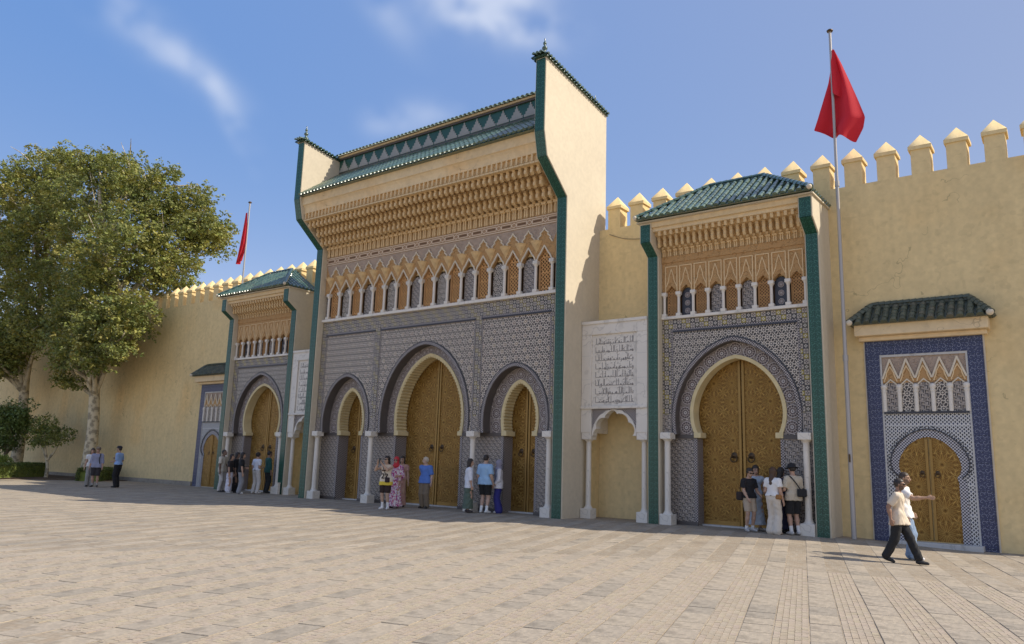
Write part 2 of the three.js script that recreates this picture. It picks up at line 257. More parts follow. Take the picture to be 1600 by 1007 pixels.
const doorBump = canvasTex(1024, 1024, doorDraw('#888888', '#ffffff', '#222222'), 1.1, 1.1, false);
const stoneMap = rep(noiseTex(512, (u, v) => { const k = 0.90 + 0.18 * (tfbm(u, v, 5, 5, 71) - 0.5) + 0.12 * (tfbm(u, v, 80, 2, 72) - 0.5) - 0.10 * sm(0.62, 0.78, tfbm(u, v, 12, 3, 73)); return [k, k * 0.985, k * 0.96]; }), 2.7);
const settMap = rep(noiseTex(1024, (u, v) => {
  const n = 44, r = Math.floor(v * n), x = u * n + (r & 1) * 0.5 + 0.25 * hash3(r, 1, 5), i = ((Math.floor(x) % n) + n) % n, fx = x - Math.floor(x), fy = v * n - r; const e = Math.min(fx, 1 - fx, fy, 1 - fy), t = hash3(i, r, 6);
  const k = (e < 0.08 ? 0.85 : 0.89 + 0.05 * t) * (0.92 + 0.2 * (tfbm(u, v, 6, 4, 83) - 0.5) + 0.14 * (tfbm(u, v, 128, 2, 84) - 0.5)); return [k, k * (0.955 + 0.03 * t), k * (0.90 + 0.06 * t)];
}), 4.0);
const barkMap = rep(noiseTex(256, (u, v) => { const n = tfbm(u, v, 6, 4, 201), k = n > 0.58 ? 0.72 : n > 0.45 ? 0.90 : 0.98; return [k, k * 0.97, k * 0.88]; }), 1.2);

const M = {
  wall: std(lin(0.88, 0.68, 0.345), { map: plasterMap, bumpMap: plasterBump, bumpScale: 0.012, roughness: 0.93 }),
  cream: std(lin(0.70, 0.62, 0.475), { map: creamMap, bumpMap: plasterBump, bumpScale: 0.004, roughness: 0.9 }),
  cornice: std(lin(0.87, 0.68, 0.41), { map: plasterMap, roughness: 0.9 }),
  arch: std(lin(0.80, 0.66, 0.36), { map: fineMap, roughness: 0.8 }),
  green: std(0xffffff, { map: greenScroll, roughness: 0.32, bumpMap: greenScroll, bumpScale: 0.004 }),
  blue: std(0xffffff, { map: blueScroll, roughness: 0.4 }), blueH: std(0xffffff, { map: blueScrollH, roughness: 0.4 }),
  zell: std(0xffffff, { map: zellMain, roughness: 0.5 }), zellB: std(0xffffff, { map: zellBlue, roughness: 0.5 }), dado: std(0xffffff, { map: zellDado, roughness: 0.45 }),
  check: std(0xffffff, { map: checkMain, roughness: 0.5 }), checkS: std(0xffffff, { map: checkSmall, roughness: 0.5 }), checkT: std(0xffffff, { map: checkTiny, roughness: 0.5 }), loz: std(0xffffff, { map: lozengeTile, roughness: 0.45 }),
  vous: std(0xffffff, { map: voussoir, roughness: 0.55 }), medal: std(0xffffff, { map: medallionMap, roughness: 0.5 }),
  darkTile: std(lin(0.035, 0.036, 0.045), { roughness: 0.4 }), dimTile: std(lin(0.115, 0.098, 0.088), { roughness: 0.5, map: fineMap }), lineTile: std(lin(0.82, 0.75, 0.68), { roughness: 0.5, map: checkTiny }),
  stucco: std(lin(1, 0.95, 0.88), { map: stuccoMap, bumpMap: stuccoBump, bumpScale: 0.02, roughness: 0.9 }),
  muq: std(lin(0.82, 0.585, 0.30), { map: fineMap, bumpMap: stuccoBump, bumpScale: 0.010, roughness: 0.9 }), muqLight: std(lin(0.86, 0.64, 0.36), { map: fineMap, roughness: 0.9 }), 
  ivory: std(lin(0.80, 0.70, 0.53), { map: fineMap, roughness: 0.8 }), band: std(lin(1, 0.96, 0.9), { map: bandMap, roughness: 0.85 }),
  marble: std(lin(0.83, 0.775, 0.69), { map: marbleMap, roughness: 0.45 }), marbleGrey: std(lin(0.60, 0.59, 0.57), { map: marbleMap, roughness: 0.55 }),
  brass: std(0xffffff, { map: doorMap, bumpMap: doorBump, bumpScale: 0.012, metalness: 0.5, roughness: 0.38 }), brassPlain: std(lin(0.36, 0.22, 0.065), { metalness: 0.6, roughness: 0.42, map: fineMap }), iron: std(lin(0.10, 0.065, 0.035), { metalness: 0.7, roughness: 0.45 }),
  lattice: std(lin(0.66, 0.36, 0.14), { alphaMap: lattice, alphaTest: 0.5, side: THREE.DoubleSide, roughness: 0.85 }), lattice2: std(lin(0.55, 0.31, 0.13), { alphaMap: lattice2, alphaTest: 0.5, side: THREE.DoubleSide, roughness: 0.85 }),
  wood: std(lin(0.52, 0.29, 0.12), { map: fineMap, roughness: 0.8 }), 
   greenPlain: std(lin(0.025, 0.10, 0.075), { roughness: 0.35, map: fineMap }), grey: std(lin(0.38, 0.385, 0.36), { roughness: 0.7, map: fineMap }),
  steel: std(lin(0.42, 0.40, 0.38), { metalness: 0.35, roughness: 0.5 }), red: std(lin(0.58, 0.012, 0.025), { roughness: 0.8, side: THREE.DoubleSide }),
  stone: std(lin(0.40, 0.365, 0.31), { map: stoneMap, roughness: 0.9 }),
  bayShade: std(lin(0.15, 0.085, 0.042), { roughness: 0.85 }), brown: std(lin(0.50, 0.385, 0.295), { map: fineMap, bumpMap: stuccoBump, bumpScale: 0.012, roughness: 0.9 }),  // bay backs: dark brown, shade behind the lattice screens put into the colour
  ink: std(lin(0.27, 0.245, 0.225), { roughness: 0.8 }),
};
M.roofTiles = [[0.060, 0.128, 0.076], [0.080, 0.152, 0.092], [0.048, 0.10, 0.062], [0.10, 0.165, 0.10]].map((c) => new THREE.MeshPhysicalMaterial({ color: lin(...c), roughness: 0.3, map: fineMap, clearcoat: 1, clearcoatRoughness: 0.26 }));
M.oldTiles = [[0.10, 0.118, 0.082], [0.125, 0.14, 0.095], [0.085, 0.10, 0.072], [0.15, 0.145, 0.10]].map((c) => std(lin(...c), { roughness: 0.45, map: fineMap, bumpMap: fineBump, bumpScale: 0.01 }));
M.tileDark = M.roofTiles[2];

// ------------------------------------------------------------------ the ground
const gy = (x, z) => 0.06 * (1 - sm(1.5, 8, z)) - 0.12 * sm(12.6, 17, x) * (1 - sm(3, 12, z));
function gnormal(x, z) { const e = 0.2; return V3(-(gy(x + e, z) - gy(x - e, z)) / (2 * e), 1, -(gy(x, z + e) - gy(x, z - e)) / (2 * e)).normalize(); }
{
  const g = part('ground', join([new THREE.PlaneGeometry(1600, 1600).rotateX(-Math.PI / 2)]), std(lin(0.42, 0.35, 0.26), { roughness: 0.95 }), scene, [0, -0.3, 0]); g.userData.kind = 'structure';
}
const plaza = (() => {
  const g = new THREE.PlaneGeometry(110, 70, 220, 175).rotateX(-Math.PI / 2).translate(-15, 0, 33.5), p = g.attributes.position, uv = g.attributes.uv;
  for (let i = 0; i < p.count; i++) { p.setY(i, gy(p.getX(i), p.getZ(i)) - 0.006); const x = p.getX(i), z = p.getZ(i); uv.setXY(i, x * 0.958 - z * 0.287, x * 0.287 + z * 0.958); }
  g.computeVertexNormals();
  const m = part('plaza', g, std(lin(0.505, 0.445, 0.355), { map: settMap, roughness: 0.92 }), scene); m.userData.kind = 'structure'; return m;
})();

// ------------------------------------------------------------------ shared building pieces
function archPts(cx, w, w0, y0, ya, c1 = [1.14, 0.30], c2 = [0.80, 0.86], n = 18) {   // from right foot over the apex to left foot
  const H = ya - y0, R = []; const B = (t, a, b, c, d) => { const s = 1 - t; return s * s * s * a + 3 * s * s * t * b + 3 * s * t * t * c + t * t * t * d; };
  for (let i = 0; i <= n; i++) { const t = i / n; R.push([B(t, w0, c1[0] * w, c2[0] * w, 0), y0 + H * B(t, 0, c1[1], c2[1], 1)]); }
  return [...R.map(([x, y]) => [cx + x, y]), ...R.slice(0, -1).reverse().map(([x, y]) => [cx - x, y])];
}
function offset(pts, d) {                                       // outwards for d > 0 (curve runs right to left)
  return pts.map((q, i) => { const a = pts[Math.max(0, i - 1)], b = pts[Math.min(pts.length - 1, i + 1)], dx = b[0] - a[0], dy = b[1] - a[1], l = Math.hypot(dx, dy) || 1; return [q[0] + dy / l * d, q[1] - dx / l * d]; });
}
const archBand = (pts, t0, t1, z0, z1) => prism([...offset(pts, t1), ...offset(pts, t0).reverse()], z0, z1);
function ribbon(pts, w, z0, z1) { const g = []; for (let i = 0; i + 1 < pts.length; i++) { const [ax, ay] = pts[i], [bx, by] = pts[i + 1], l = Math.hypot(bx - ax, by - ay) || 1, nx = -(by - ay) / l * w / 2, ny = (bx - ax) / l * w / 2, e = w * 0.3 / l, ex = (bx - ax) * e, ey = (by - ay) * e; g.push(prism([[ax - ex + nx, ay - ey + ny], [ax - ex - nx, ay - ey - ny], [bx + ex - nx, by + ey - ny], [bx + ex + nx, by + ey + ny]], z0 + (i % 2) * 0.002, z1 + (i % 2) * 0.002)); } return join(g); }
function tileGeo(L, r, n = 6) {                                 // barrel tile: upper end at the origin, runs down +z, closed lower end
  const P = [], I = []; for (let e = 0; e < 2; e++) for (let i = 0; i <= n; i++) { const a = Math.PI * i / n, q = e ? r : r * 0.84; P.push(-q * Math.cos(a), q * Math.sin(a), e * L); }
  for (let i = 0; i < n; i++) I.push(i, n + 1 + i, i + 1, i + 1, n + 1 + i, n + 2 + i);
  const c = P.length / 3; for (let i = 0; i <= n; i++) { const a = Math.PI * i / n; P.push(-r * Math.cos(a), r * Math.sin(a), L); } for (let i = 0; i < n - 1; i++) I.push(c, c + i + 2, c + i + 1);
  const g = new THREE.BufferGeometry(); g.setAttribute('position', new THREE.Float32BufferAttribute(P, 3)); g.setIndex(I); g.computeVertexNormals(); return worldUV(g);
}
const bx = () => 0;
function column(parent, name, x, z, y1, y0 = 0, o = {}) {
  const { r = 0.088, cap = 0.17, capH = 0.24, base = 0.185, baseH = 0.40 } = o, c = new THREE.Group(); c.name = name; c.position.set(x, y0, z); parent.add(c); const h = y1 - y0;
  part('base', join([rbox(-base, base, 0, baseH - 0.05, -base, base, 0.02), cyl(0, 0, baseH - 0.055, baseH, base * 0.8, r * 1.3)]), M.marble, c);
  part('shaft', join([cyl(0, 0, baseH - 0.01, h - capH + 0.01, r * 1.04, r * 0.96, 18), cyl(0, 0, h - capH - 0.22, h - capH - 0.19, r * 1.1, r * 1.1, 18), cyl(0, 0, baseH, baseH + 0.05, r * 1.22, r * 1.1, 18)]), M.marble, c);
  part('capital', join([rbox(-cap, cap, h - capH + 0.05, h, -cap, cap, 0.015), cyl(0, 0, h - capH - 0.01, h - capH + 0.06, r * 1.05, cap * 0.92, 18)]), M.marble, c);
  return c;
}
function knocker(parent, x, y, z, s = 1) {
  const k = new THREE.Group(); k.name = 'door_knocker'; k.position.set(x, y, z); k.scale.setScalar(s); parent.add(k);
  part('boss', join([lathe([[0.0001, 0.07], [0.05, 0.055], [0.075, 0.02], [0.12, 0.012], [0.13, 0]], 16).rotateX(Math.PI / 2)]), M.iron, k);
  part('ring', join([new THREE.TorusGeometry(0.13, 0.022, 8, 24).rotateX(-0.2).translate(0, -0.13, 0.06)]), M.iron, k);
}
// one arched doorway: rim, dark reveal, mosaic arch with medallions, cream arch, two brass leaves
function archway(parent, o) {
  const { cx, x0, x1, outer, inner, zA, zB, zD, top, medals, scallop } = o, yS = 2.62;
  part('arch_rim', archBand(outer, -0.012, 0.075, zA - 0.02, zA + 0.035), M.lineTile, parent);
  part('arch_reveal', archBand(outer, -0.03, 0.004, zB, zA + 0.02), M.dimTile, parent);
  part('arch_rim_line', archBand(outer, 0.085, 0.115, zA - 0.02, zA + 0.022), M.darkTile, parent);
  const foot = inner[0][0] - cx;
  part('mosaic_arch', prism([[x1, yS], [x1, top], [x0, top], [x0, yS], ...[...inner].reverse()], zD - 0.02, zB), M.vous, parent);
  for (const [a, b] of [[x0, cx - foot], [cx + foot, x1]]) {
    part('dado_panel', box(a, b, 0, yS - 0.12, zD - 0.02, zB), M.dado, parent);
    part('dado_cornice', box(a - 0.004, b + 0.004, yS - 0.12, yS, zD - 0.02, zB + 0.03), M.dimTile, parent);
    const inx = a < cx ? b : a, s = a < cx ? -1 : 1;
    part('jamb_border', join([box(Math.min(inx, inx + s * 0.10), Math.max(inx, inx + s * 0.10), 0.05, yS - 0.13, zB - 0.02, zB + 0.012), box(Math.min(inx - s * 0.012, inx), Math.max(inx - s * 0.012, inx), 0.05, yS - 0.13, zD, zB - 0.02)]), M.lineTile, parent);
    part('dado_plinth', box(a - 0.006, b + 0.006, 0, 0.16, zD - 0.02, zB + 0.02), M.dimTile, parent);
  }
  // medallions between the two arches
  const mid = outer.map((q, i) => { const p = inner[i]; return [mix(p[0], q[0], 0.5), mix(p[1], q[1], 0.5)]; }), L = [0]; for (let i = 1; i < mid.length; i++) L.push(L[i - 1] + Math.hypot(mid[i][0] - mid[i - 1][0], mid[i][1] - mid[i - 1][1]));
  const total = L[L.length - 1], gap = outer[0][0] - inner[0][0] - 0.05, r = Math.min(total / medals * 0.44, gap * 0.43);
  const mg = join([new THREE.CylinderGeometry(r, r, 0.014, 22).rotateX(Math.PI / 2)]);
  for (let k = 0; k < medals; k++) { const d = (k + 0.5) / medals * total; let i = 0; while (L[i + 1] < d) i++; const f = (d - L[i]) / (L[i + 1] - L[i]); part('medallion', mg, M.medal, parent, [mix(mid[i][0], mid[i + 1][0], f), mix(mid[i][1], mid[i + 1][1], f), zB + 0.006]); }
  // cream arch
  if (scallop) {
    const g = [archBand(inner, -0.02, 0.07, zD + 0.02, zB + 0.03)], n = scallop; const P = offset(inner, -0.02), LL = [0]; for (let i = 1; i < P.length; i++) LL.push(LL[i - 1] + Math.hypot(P[i][0] - P[i - 1][0], P[i][1] - P[i - 1][1]));
    for (let k = 0; k < n; k++) { const d = (k + 0.5) / n * LL[LL.length - 1]; let i = 0; while (LL[i + 1] < d) i++; const f = (d - LL[i]) / (LL[i + 1] - LL[i]), q = [mix(P[i][0], P[i + 1][0], f), mix(P[i][1], P[i + 1][1], f)], w = LL[LL.length - 1] / n * 0.46; g.push(join([new THREE.CylinderGeometry(w, w, zB - zD - 0.03, 8).rotateX(Math.PI / 2).translate(q[0], q[1], (zB + zD) / 2 + 0.03)])); }
    part('scalloped_arch', join(g), M.arch, parent);
  } else part('cream_arch', archBand(inner, -0.05, 0.055, zD + 0.02, zB + 0.035), M.arch, parent);
  for (const s of [-1, 1]) part('arch_foot', rbox(cx + s * (foot - 0.02) - 0.11, cx + s * (foot - 0.02) + 0.11, yS - 0.10, yS + 0.06, zD + 0.02, zB + 0.045, 0.02), M.arch, parent);
  // door leaves
  const half = inner.slice(0, (inner.length + 1) / 2).map(([x, y]) => [x - cx, y]);
  for (const s of [1, -1]) {
    const out = [[0.012, 0.02], [foot + 0.02, 0.02], ...half.map(([x, y]) => [Math.max(0.012, x + 0.02), y + 0.02])].map(([x, y]) => [cx + s * x, y]);
    const leaf = part('door_leaf', prism(s > 0 ? out : out.reverse(), zD - 0.07, zD), M.brass, parent), H = half[half.length - 1][1];
    part('door_batten', rbox(cx + (s > 0 ? 0.014 : -0.10), cx + (s > 0 ? 0.10 : -0.014), 0.03, H - 0.05, zD - 0.01, zD + 0.035, 0.02), M.brassPlain, leaf);
    part('kick_plate', box(cx + (s > 0 ? 0.12 : -foot + 0.03), cx + (s > 0 ? foot - 0.03 : -0.12), 0.03, 0.22, zD - 0.01, zD + 0.012), M.brassPlain, leaf);
    knocker(leaf, cx + s * 0.25, o.knock, zD, o.ks || 1);
  }
  part('threshold', rbox(x0 + 0.1, x1 - 0.1, 0, 0.10, zD - 0.02, zD + 0.12, 0.015), M.marbleGrey, parent);
}
function wing(parent, name, pts, x0, x1, tiles, zIn) {          // side wall of a gate with glazed tile on its stepped front
  const w = part(name, prismX(pts, x0, x1, 0.012), M.cream, parent);
  const g = tiles.map(([[za, ya], [zb, yb]]) => { const l = Math.hypot(zb - za, yb - ya), m = 0.035; const b = new THREE.BoxGeometry(x1 - x0 - 2 * m, l, 0.03); const q = worldUV(b.translate(0, l / 2, 0)); q.rotateX(Math.atan2(zb - za, yb - ya)); return q.translate((x0 + x1) / 2, ya, za + 0.008); });
  for (const q of g) part('green_tile_facing', q, M.green, w);
  return w;
}
const finialGeo = (s) => lathe([[0.001, 0.62], [0.02, 0.58], [0.015, 0.52], [0.05, 0.47], [0.05, 0.43], [0.02, 0.39], [0.075, 0.33], [0.08, 0.28], [0.025, 0.22], [0.10, 0.15], [0.105, 0.09], [0.05, 0.03], [0.06, 0]].map(([r, y]) => [r * s, y * s]), 14);

// ------------------------------------------------------------------ walls with merlons
const merlonGeo = rbox(-0.232, 0.232, 0, 0.72, -0.25, 0.25, 0.012);
const merlonCapGeo = join([(() => { const g = new THREE.CylinderGeometry(0.001, 0.40, 0.40, 4, 1).rotateY(Math.PI / 4).scale(1, 1, 1.02); g.deleteAttribute('uv'); return worldUV(g.toNonIndexed()).translate(0, 0.30, 0); })(), rbox(-0.283, 0.283, 0, 0.105, -0.288, 0.288, 0.012)]);
function merlons(w, from, to) {
  reseed(5); const k0 = Math.ceil((from - 14.325) / 0.842);
  for (let x = 14.325 + k0 * 0.842; x < to; x += 0.842) { const m = part('merlon', merlonGeo, M.wall, w, [x, 9.48, -0.46]); m.rotation.y = rr(-0.02, 0.02); const c = part('merlon_cap', merlonCapGeo, M.wall, m, [rr(-0.01, 0.01), 0.70, 0]); c.rotation.y = rr(-0.02, 0.02); }
}
const wallR = thing('crenellated_wall', 'ochre plaster wall with merlons behind the silver flagpole and the walking men', 'wall', [0, 0, 0], 0, 'palace walls');
part('wall_face', join([box(6.1, 19, -0.3, 9.5, -0.72, -0.2), box(18.5, 19, -0.3, 9.5, -9, -0.719)]), M.wall, wallR); merlons(wallR, 6.45, 18.9);
const wallL = thing('crenellated_wall', 'ochre plaster wall with merlons behind the plane trees and the low hedge', 'wall', [0, 0, 0], 0, 'palace walls');
part('wall_face', box(-52, -6.1, -0.3, 9.5, -0.72, -0.2), M.wall, wallL); merlons(wallL, -46, -6.5);
part('wall_plinth', box(-52, -17.2, -0.3, 0.26, -0.22, -0.1), M.stone, wallL);

// ------------------------------------------------------------------ the great central gate
const main = thing('palace_gate', 'tall central gate with green tiled roof and three brass doors', 'gate');
{
  const g = main, zA = 1.55, zB = 1.22;
  part('gate_core', join([box(-5.81, 5.81, -0.2, 13.3, -0.6, 0.62), box(-5.81, 5.81, 8.45, 9.7, 0.6, 1.40)]), M.wall, g);
  const prof = [[-0.6, -0.2], [1.83, -0.2], [1.83, 10.12], [3.0, 11.11], [3.18, 11.9], [3.18, 14.36], [-0.6, 13.82]];
  for (const s of [1, -1]) wing(g, 'gate_wing', prof, s > 0 ? 5.8 : -6.2, s > 0 ? 6.2 : -5.8, [[[1.83, 0.04], [1.83, 10.12]], [[1.83, 10.12], [3.0, 11.11]], [[3.0, 11.11], [3.18, 11.9]], [[3.18, 11.9], [3.18, 14.33]]]);
  // front tile panel with three arches
  const oC = archPts(0, 2.13, 2.08, 2.62, 5.80, [1.08, 0.48], [0.64, 0.965]), oR = archPts(4.1, 1.30, 1.25, 2.62, 4.80, [1.10, 0.48], [0.66, 0.965]), oL = oR.map(([x, y]) => [x - 8.2, y]);
  const iC = archPts(0, 1.66, 1.57, 2.62, 5.42, [1.12, 0.46], [0.62, 0.94]), iR = archPts(4.1, 0.72, 0.64, 2.62, 4.30, [1.18, 0.46], [0.64, 0.94]), iL = iR.map(([x, y]) => [x - 8.2, y]);
  const lower = [...[...oL].reverse(), ...[...oC].reverse(), ...[...oR].reverse()];
  part('tile_panel', prism([[5.79, 2.62], [5.79, 6.6], [-5.79, 6.6], [-5.79, 2.62], ...lower], zB - 0.005, zA), M.zell, g);
  part('tile_panel_cap', box(-5.8, 5.8, 6.58, 7.06, 0.6, zA + 0.004), M.check, g);
  archway(g, { cx: 0, x0: -2.40, x1: 2.40, outer: oC, inner: iC, zA, zB, zD: 0.68, top: 6.0, medals: 23, scallop: 58, knock: 2.15, ks: 0.65 });
  archway(g, { cx: 4.1, x0: 2.404, x1: 5.795, outer: oR, inner: iR, zA, zB, zD: 0.74, top: 5.0, medals: 11, scallop: 36, knock: 2.05, ks: 0.65 });
  archway(g, { cx: -4.1, x0: -5.795, x1: -2.404, outer: oL, inner: iL, zA, zB, zD: 0.74, top: 5.0, medals: 11, scallop: 36, knock: 2.05, ks: 0.65 });
  // check borders and lines
  for (const [a, b] of [[-5.79, -5.52], [-2.62, -2.36], [2.36, 2.62], [5.52, 5.79]]) {
    part('check_border', box(a, b, 3.15, 6.579, zA - 0.01, zA + 0.022), M.check, g);
    part('border_block', box(a, b, 2.64, 3.15, zA - 0.01, zA + 0.026), M.dado, g);
    for (const x of [a - 0.06, b + 0.012]) if (Math.abs(x + 0.024) < 5.75) part('border_line', box(x, x + 0.048, 2.64, 6.5, zA - 0.01, zA + 0.016), M.lineTile, g);
  }
  for (const [a, b] of [[-5.50, -2.64], [-2.33, 2.33], [2.64, 5.50]]) { part('border_line', box(a, b, 6.515, 6.57, zA - 0.01, zA + 0.018), M.lineTile, g); part('panel_edge', box(a, b, 6.455, 6.505, zA - 0.01, zA + 0.05), M.darkTile, g); }
  for (const x of [-5.55, -2.47, 2.47, 5.55]) column(g, 'column', x, 1.62, 2.66);
  // row of bays with colonnettes
  part('colonnade_sill', rbox(-5.8, 5.8, 7.05, 7.16, 1.30, 1.66, 0.015), M.marble, g);
  part('bay_back', box(-5.78, 5.78, 7.0, 8.8, 0.61, 0.72), M.bayShade, g);
  const n = 18, x0 = -5.5, pt = 11 / 17, cg = join([cyl(0, 0, 0, 0.92, 0.052, 0.048, 12), rbox(-0.085, 0.085, 0, 0.10, -0.08, 0.08, 0.012), rbox(-0.095, 0.095, 0.93, 1.06, -0.085, 0.085, 0.02), cyl(0, 0, 0.86, 0.94, 0.05, 0.085, 12)]);
  for (let i = 0; i < n; i++) part('colonnette', cg, M.marble, g, [x0 + i * pt, 7.16, 1.58]);
  for (let i = -1; i < n; i++) {
    const a = x0 + i * pt + 0.065, b = a + pt - 0.13, xa = Math.max(-5.79, a), xb = Math.min(5.79, b), c = (xa + xb) / 2; if (xb - xa < 0.12) continue;
    if (i % 2 === 0 && i >= 0) { part('lattice_screen', prism([[xa + 0.03, 7.17], [xb - 0.03, 7.17], [xb - 0.03, 8.30], [c, 8.68], [xa + 0.03, 8.30]], 1.455, 1.470), M.lattice, g); part('screen_frame', join([box(xa, xa + 0.07, 7.16, 8.3, 1.41, 1.50), box(xb - 0.05, xb, 7.16, 8.3, 1.41, 1.50)]), M.wood, g); }
    else part('bay_tile', prism([[xa, 7.17], [xb, 7.17], [xb, 8.18], [mix(xb, c, 0.5), 8.33], [c, 8.38], [mix(xa, c, 0.5), 8.33], [xa, 8.18]], 1.41, 1.46), i % 4 === 1 ? M.zellB : M.dado, g);
  }
  const notch = []; for (let i = 0; i < n - 1; i++) { const a = x0 + i * pt + 0.05, b = a + pt - 0.10, c = (a + b) / 2; notch.push([a, 8.20], [a + 0.06, 8.36], [mix(a, c, 0.45), 8.43], [mix(a, c, 0.7), 8.55], [c, 8.66], [mix(b, c, 0.7), 8.55], [mix(b, c, 0.45), 8.43], [b - 0.06, 8.36], [b, 8.20]); }
  { const up = []; for (let i = -1; i < n; i++) { const c = x0 + (i + 0.5) * pt, a = Math.max(-5.785, c - pt / 2), b = Math.min(5.785, c + pt / 2); if (b - a < 0.3) continue; up.push([a, 8.80], [mix(a, c, 0.5), 9.08], [c, 9.30], [mix(b, c, 0.5), 9.08], [b, 8.80]); } part('frieze_ground', prism([[5.785, 9.419], [-5.785, 9.419], ...up.filter((q, i) => !i || q[0] - up[i - 1][0] > 1e-4)], 1.56, 1.576), M.brown, g); }
  part('stucco_frieze', prism([[-5.79, 9.42], [-5.79, 8.20], ...notch, [5.79, 8.20], [5.79, 9.42]], 1.40, 1.57), M.stucco, g);
  for (let i = 0; i < n - 1; i++) { const a = x0 + i * pt, c = a + pt / 2, b = a + pt; part('pointed_arch_moulding', ribbon([[a + 0.02, 8.22], [a + 0.09, 8.37], [mix(a, c, 0.5), 8.45], [mix(a, c, 0.75), 8.58], [c, 8.70], [mix(b, c, 0.75), 8.58], [mix(b, c, 0.5), 8.45], [b - 0.09, 8.37], [b - 0.02, 8.22]], 0.045, 1.55, 1.60), M.ivory, g); }
  for (let i = -1; i < n; i++) { const c = x0 + (i + 0.5) * pt, a = Math.max(-5.78, c - pt / 2), b = Math.min(5.78, c + pt / 2); if (b - a < 0.3) continue;
    part('chevron_moulding', ribbon([[a, 8.80], [a + 0.09, 8.92], [a + 0.07, 8.97], [mix(a, c, 0.55), 9.06], [mix(a, c, 0.52), 9.13], [mix(a, c, 0.82), 9.20], [c, 9.30], [mix(b, c, 0.82), 9.20], [mix(b, c, 0.52), 9.13], [mix(b, c, 0.55), 9.06], [b - 0.07, 8.97], [b - 0.09, 8.92], [b, 8.80]], 0.04, 1.565, 1.62), M.ivory, g);
    part('muqarnas_cell', join([new THREE.ConeGeometry(0.24, 0.42, 7).rotateX(Math.PI).translate(0, -0.05, -0.03)]), M.muq, g, [a, 8.72, 1.58]); }
  part('interlace_band', box(-5.79, 5.79, 9.42, 9.76, 1.40, 1.60), M.band, g);
  // honeycomb cornice: colonnettes, then three tiers of hanging brackets, then a small arcade
  part('cornice_soffit', prismX([[0.6, 9.75], [1.52, 9.75], [1.52, 10.22], [2.42, 11.06], [2.72, 11.10], [2.74, 11.36], [0.6, 11.36]], -5.799, 5.799), M.muq, g);
  const stem = join([cyl(-0.045, 0, 0, 0.34, 0.03, 0.03, 7), cyl(0.045, 0, 0, 0.34, 0.03, 0.03, 7), rbox(-0.10, 0.10, 0.32, 0.42, -0.06, 0.07, 0.015)]);
  const corbel = prismX([[-0.42, 0.02], [0.13, 0.02], [0.16, -0.06], [0.11, -0.13], [0.13, -0.23], [0.10, -0.32], [0.03, -0.36], [-0.03, -0.28], [-0.12, -0.23], [-0.42, -0.23]], -0.056, 0.056, 0.012);
  const corbelFace = join([rbox(-0.042, 0.042, -0.31, -0.18, 0.09, 0.148, 0.012)]);
  const pitch = 0.246, N = 47;
  for (let i = 0; i < N; i++) {
    const x = -5.66 + i * pitch, xo = x + pitch / 2;
    part('cornice_colonnette', stem, M.muqLight, g, [x, 9.76, 1.64]);
    for (const [k, y, z] of [[0, 10.50, 1.95], [1, 10.80, 2.28], [0, 11.10, 2.62]]) { const xx = k ? xo : x; if (Math.abs(xx) > 5.72) continue; const c = part('hanging_bracket', corbel, M.muq, g, [xx, y, z]); part('bracket_tip', corbelFace, M.muqLight, c); }
    part('bracket_lobe', join([new THREE.SphereGeometry(0.085, 8, 6).scale(1, 1.2, 0.8)]), M.muq, g, [xo > 5.75 ? 5.72 : xo, 10.24, 1.72]);
  }
  for (let i = 0; i < 57; i++) { const x = -5.74 + i * 0.205; part('arcade_post', join([box(-0.028, 0.028, 0, 0.24, -0.05, 0.05), box(-0.095, 0.095, -0.075, -0.02, -0.07, 0.05)]), M.muqLight, g, [x, 11.10, 2.86]); }
  part('arcade_back', box(-5.797, 5.797, 11.02, 11.345, 2.72, 2.82), M.muq, g);
  part('cornice', prismX([[0.6, 11.34], [2.90, 11.34], [2.91, 11.44], [2.94, 11.54], [3.0, 11.63], [3.05, 11.66], [3.06, 12.0], [0.6, 12.0]], -5.798, 5.798), M.cornice, g);
  // roof
  const roof = part('roof_slope', prismX([[0.9, 11.99], [3.24, 11.99], [3.24, 12.02], [1.36, 13.42], [0.9, 13.42]], -5.797, 5.797), M.tileDark, g);
  const th = Math.atan2(1.40, 1.88), SL = Math.hypot(1.40, 1.90), tl = tileGeo(0.30, 0.075), row = []; for (let k = 0; k < 9; k++) row.push(tl.clone().translate(0, 0.02 + 0.004 * (k % 2), k * 0.262));
  const ribGeo = join(row); reseed(9);
  for (let i = 0; i < 57; i++) { const m = part('tile_rib', ribGeo, M.roofTiles[Math.floor(rnd() * 4)], roof, [-5.70 + i * 0.2035, 13.42, 1.36]); m.rotation.x = th; }
  part('parapet', box(-5.796, 5.796, 13.3, 14.2, 0.85, 1.32), M.greenPlain, g);
  part('parapet_band', join([box(-5.795, 5.795, 13.42, 13.56, 1.30, 1.35), box(-5.795, 5.795, 14.13, 14.22, 1.30, 1.39)]), M.dimTile, g);
  part('parapet_moulding', box(-5.795, 5.795, 14.2, 14.27, 1.0, 1.44), M.cornice, g);
  const st = prism([[-0.28, 0], [0.28, 0], [0.28, 0.10], [0.21, 0.10], [0.21, 0.20], [0.14, 0.20], [0.14, 0.30], [0.075, 0.30], [0.075, 0.40], [0.03, 0.40], [0.03, 0.50], [-0.03, 0.50], [-0.03, 0.40], [-0.075, 0.40], [-0.075, 0.30], [-0.14, 0.30], [-0.14, 0.20], [-0.21, 0.20], [-0.21, 0.10], [-0.28, 0.10]], 0, 0.025);
  for (let i = 0; i < 19; i++) part('stepped_tile', st, M.grey, g, [-5.49 + i * 0.61, 13.60, 1.315]);
  part('ridge_bed', prismX([[0.7, 14.27], [1.50, 14.27], [1.10, 14.47]], -5.795, 5.795), M.tileDark, g);
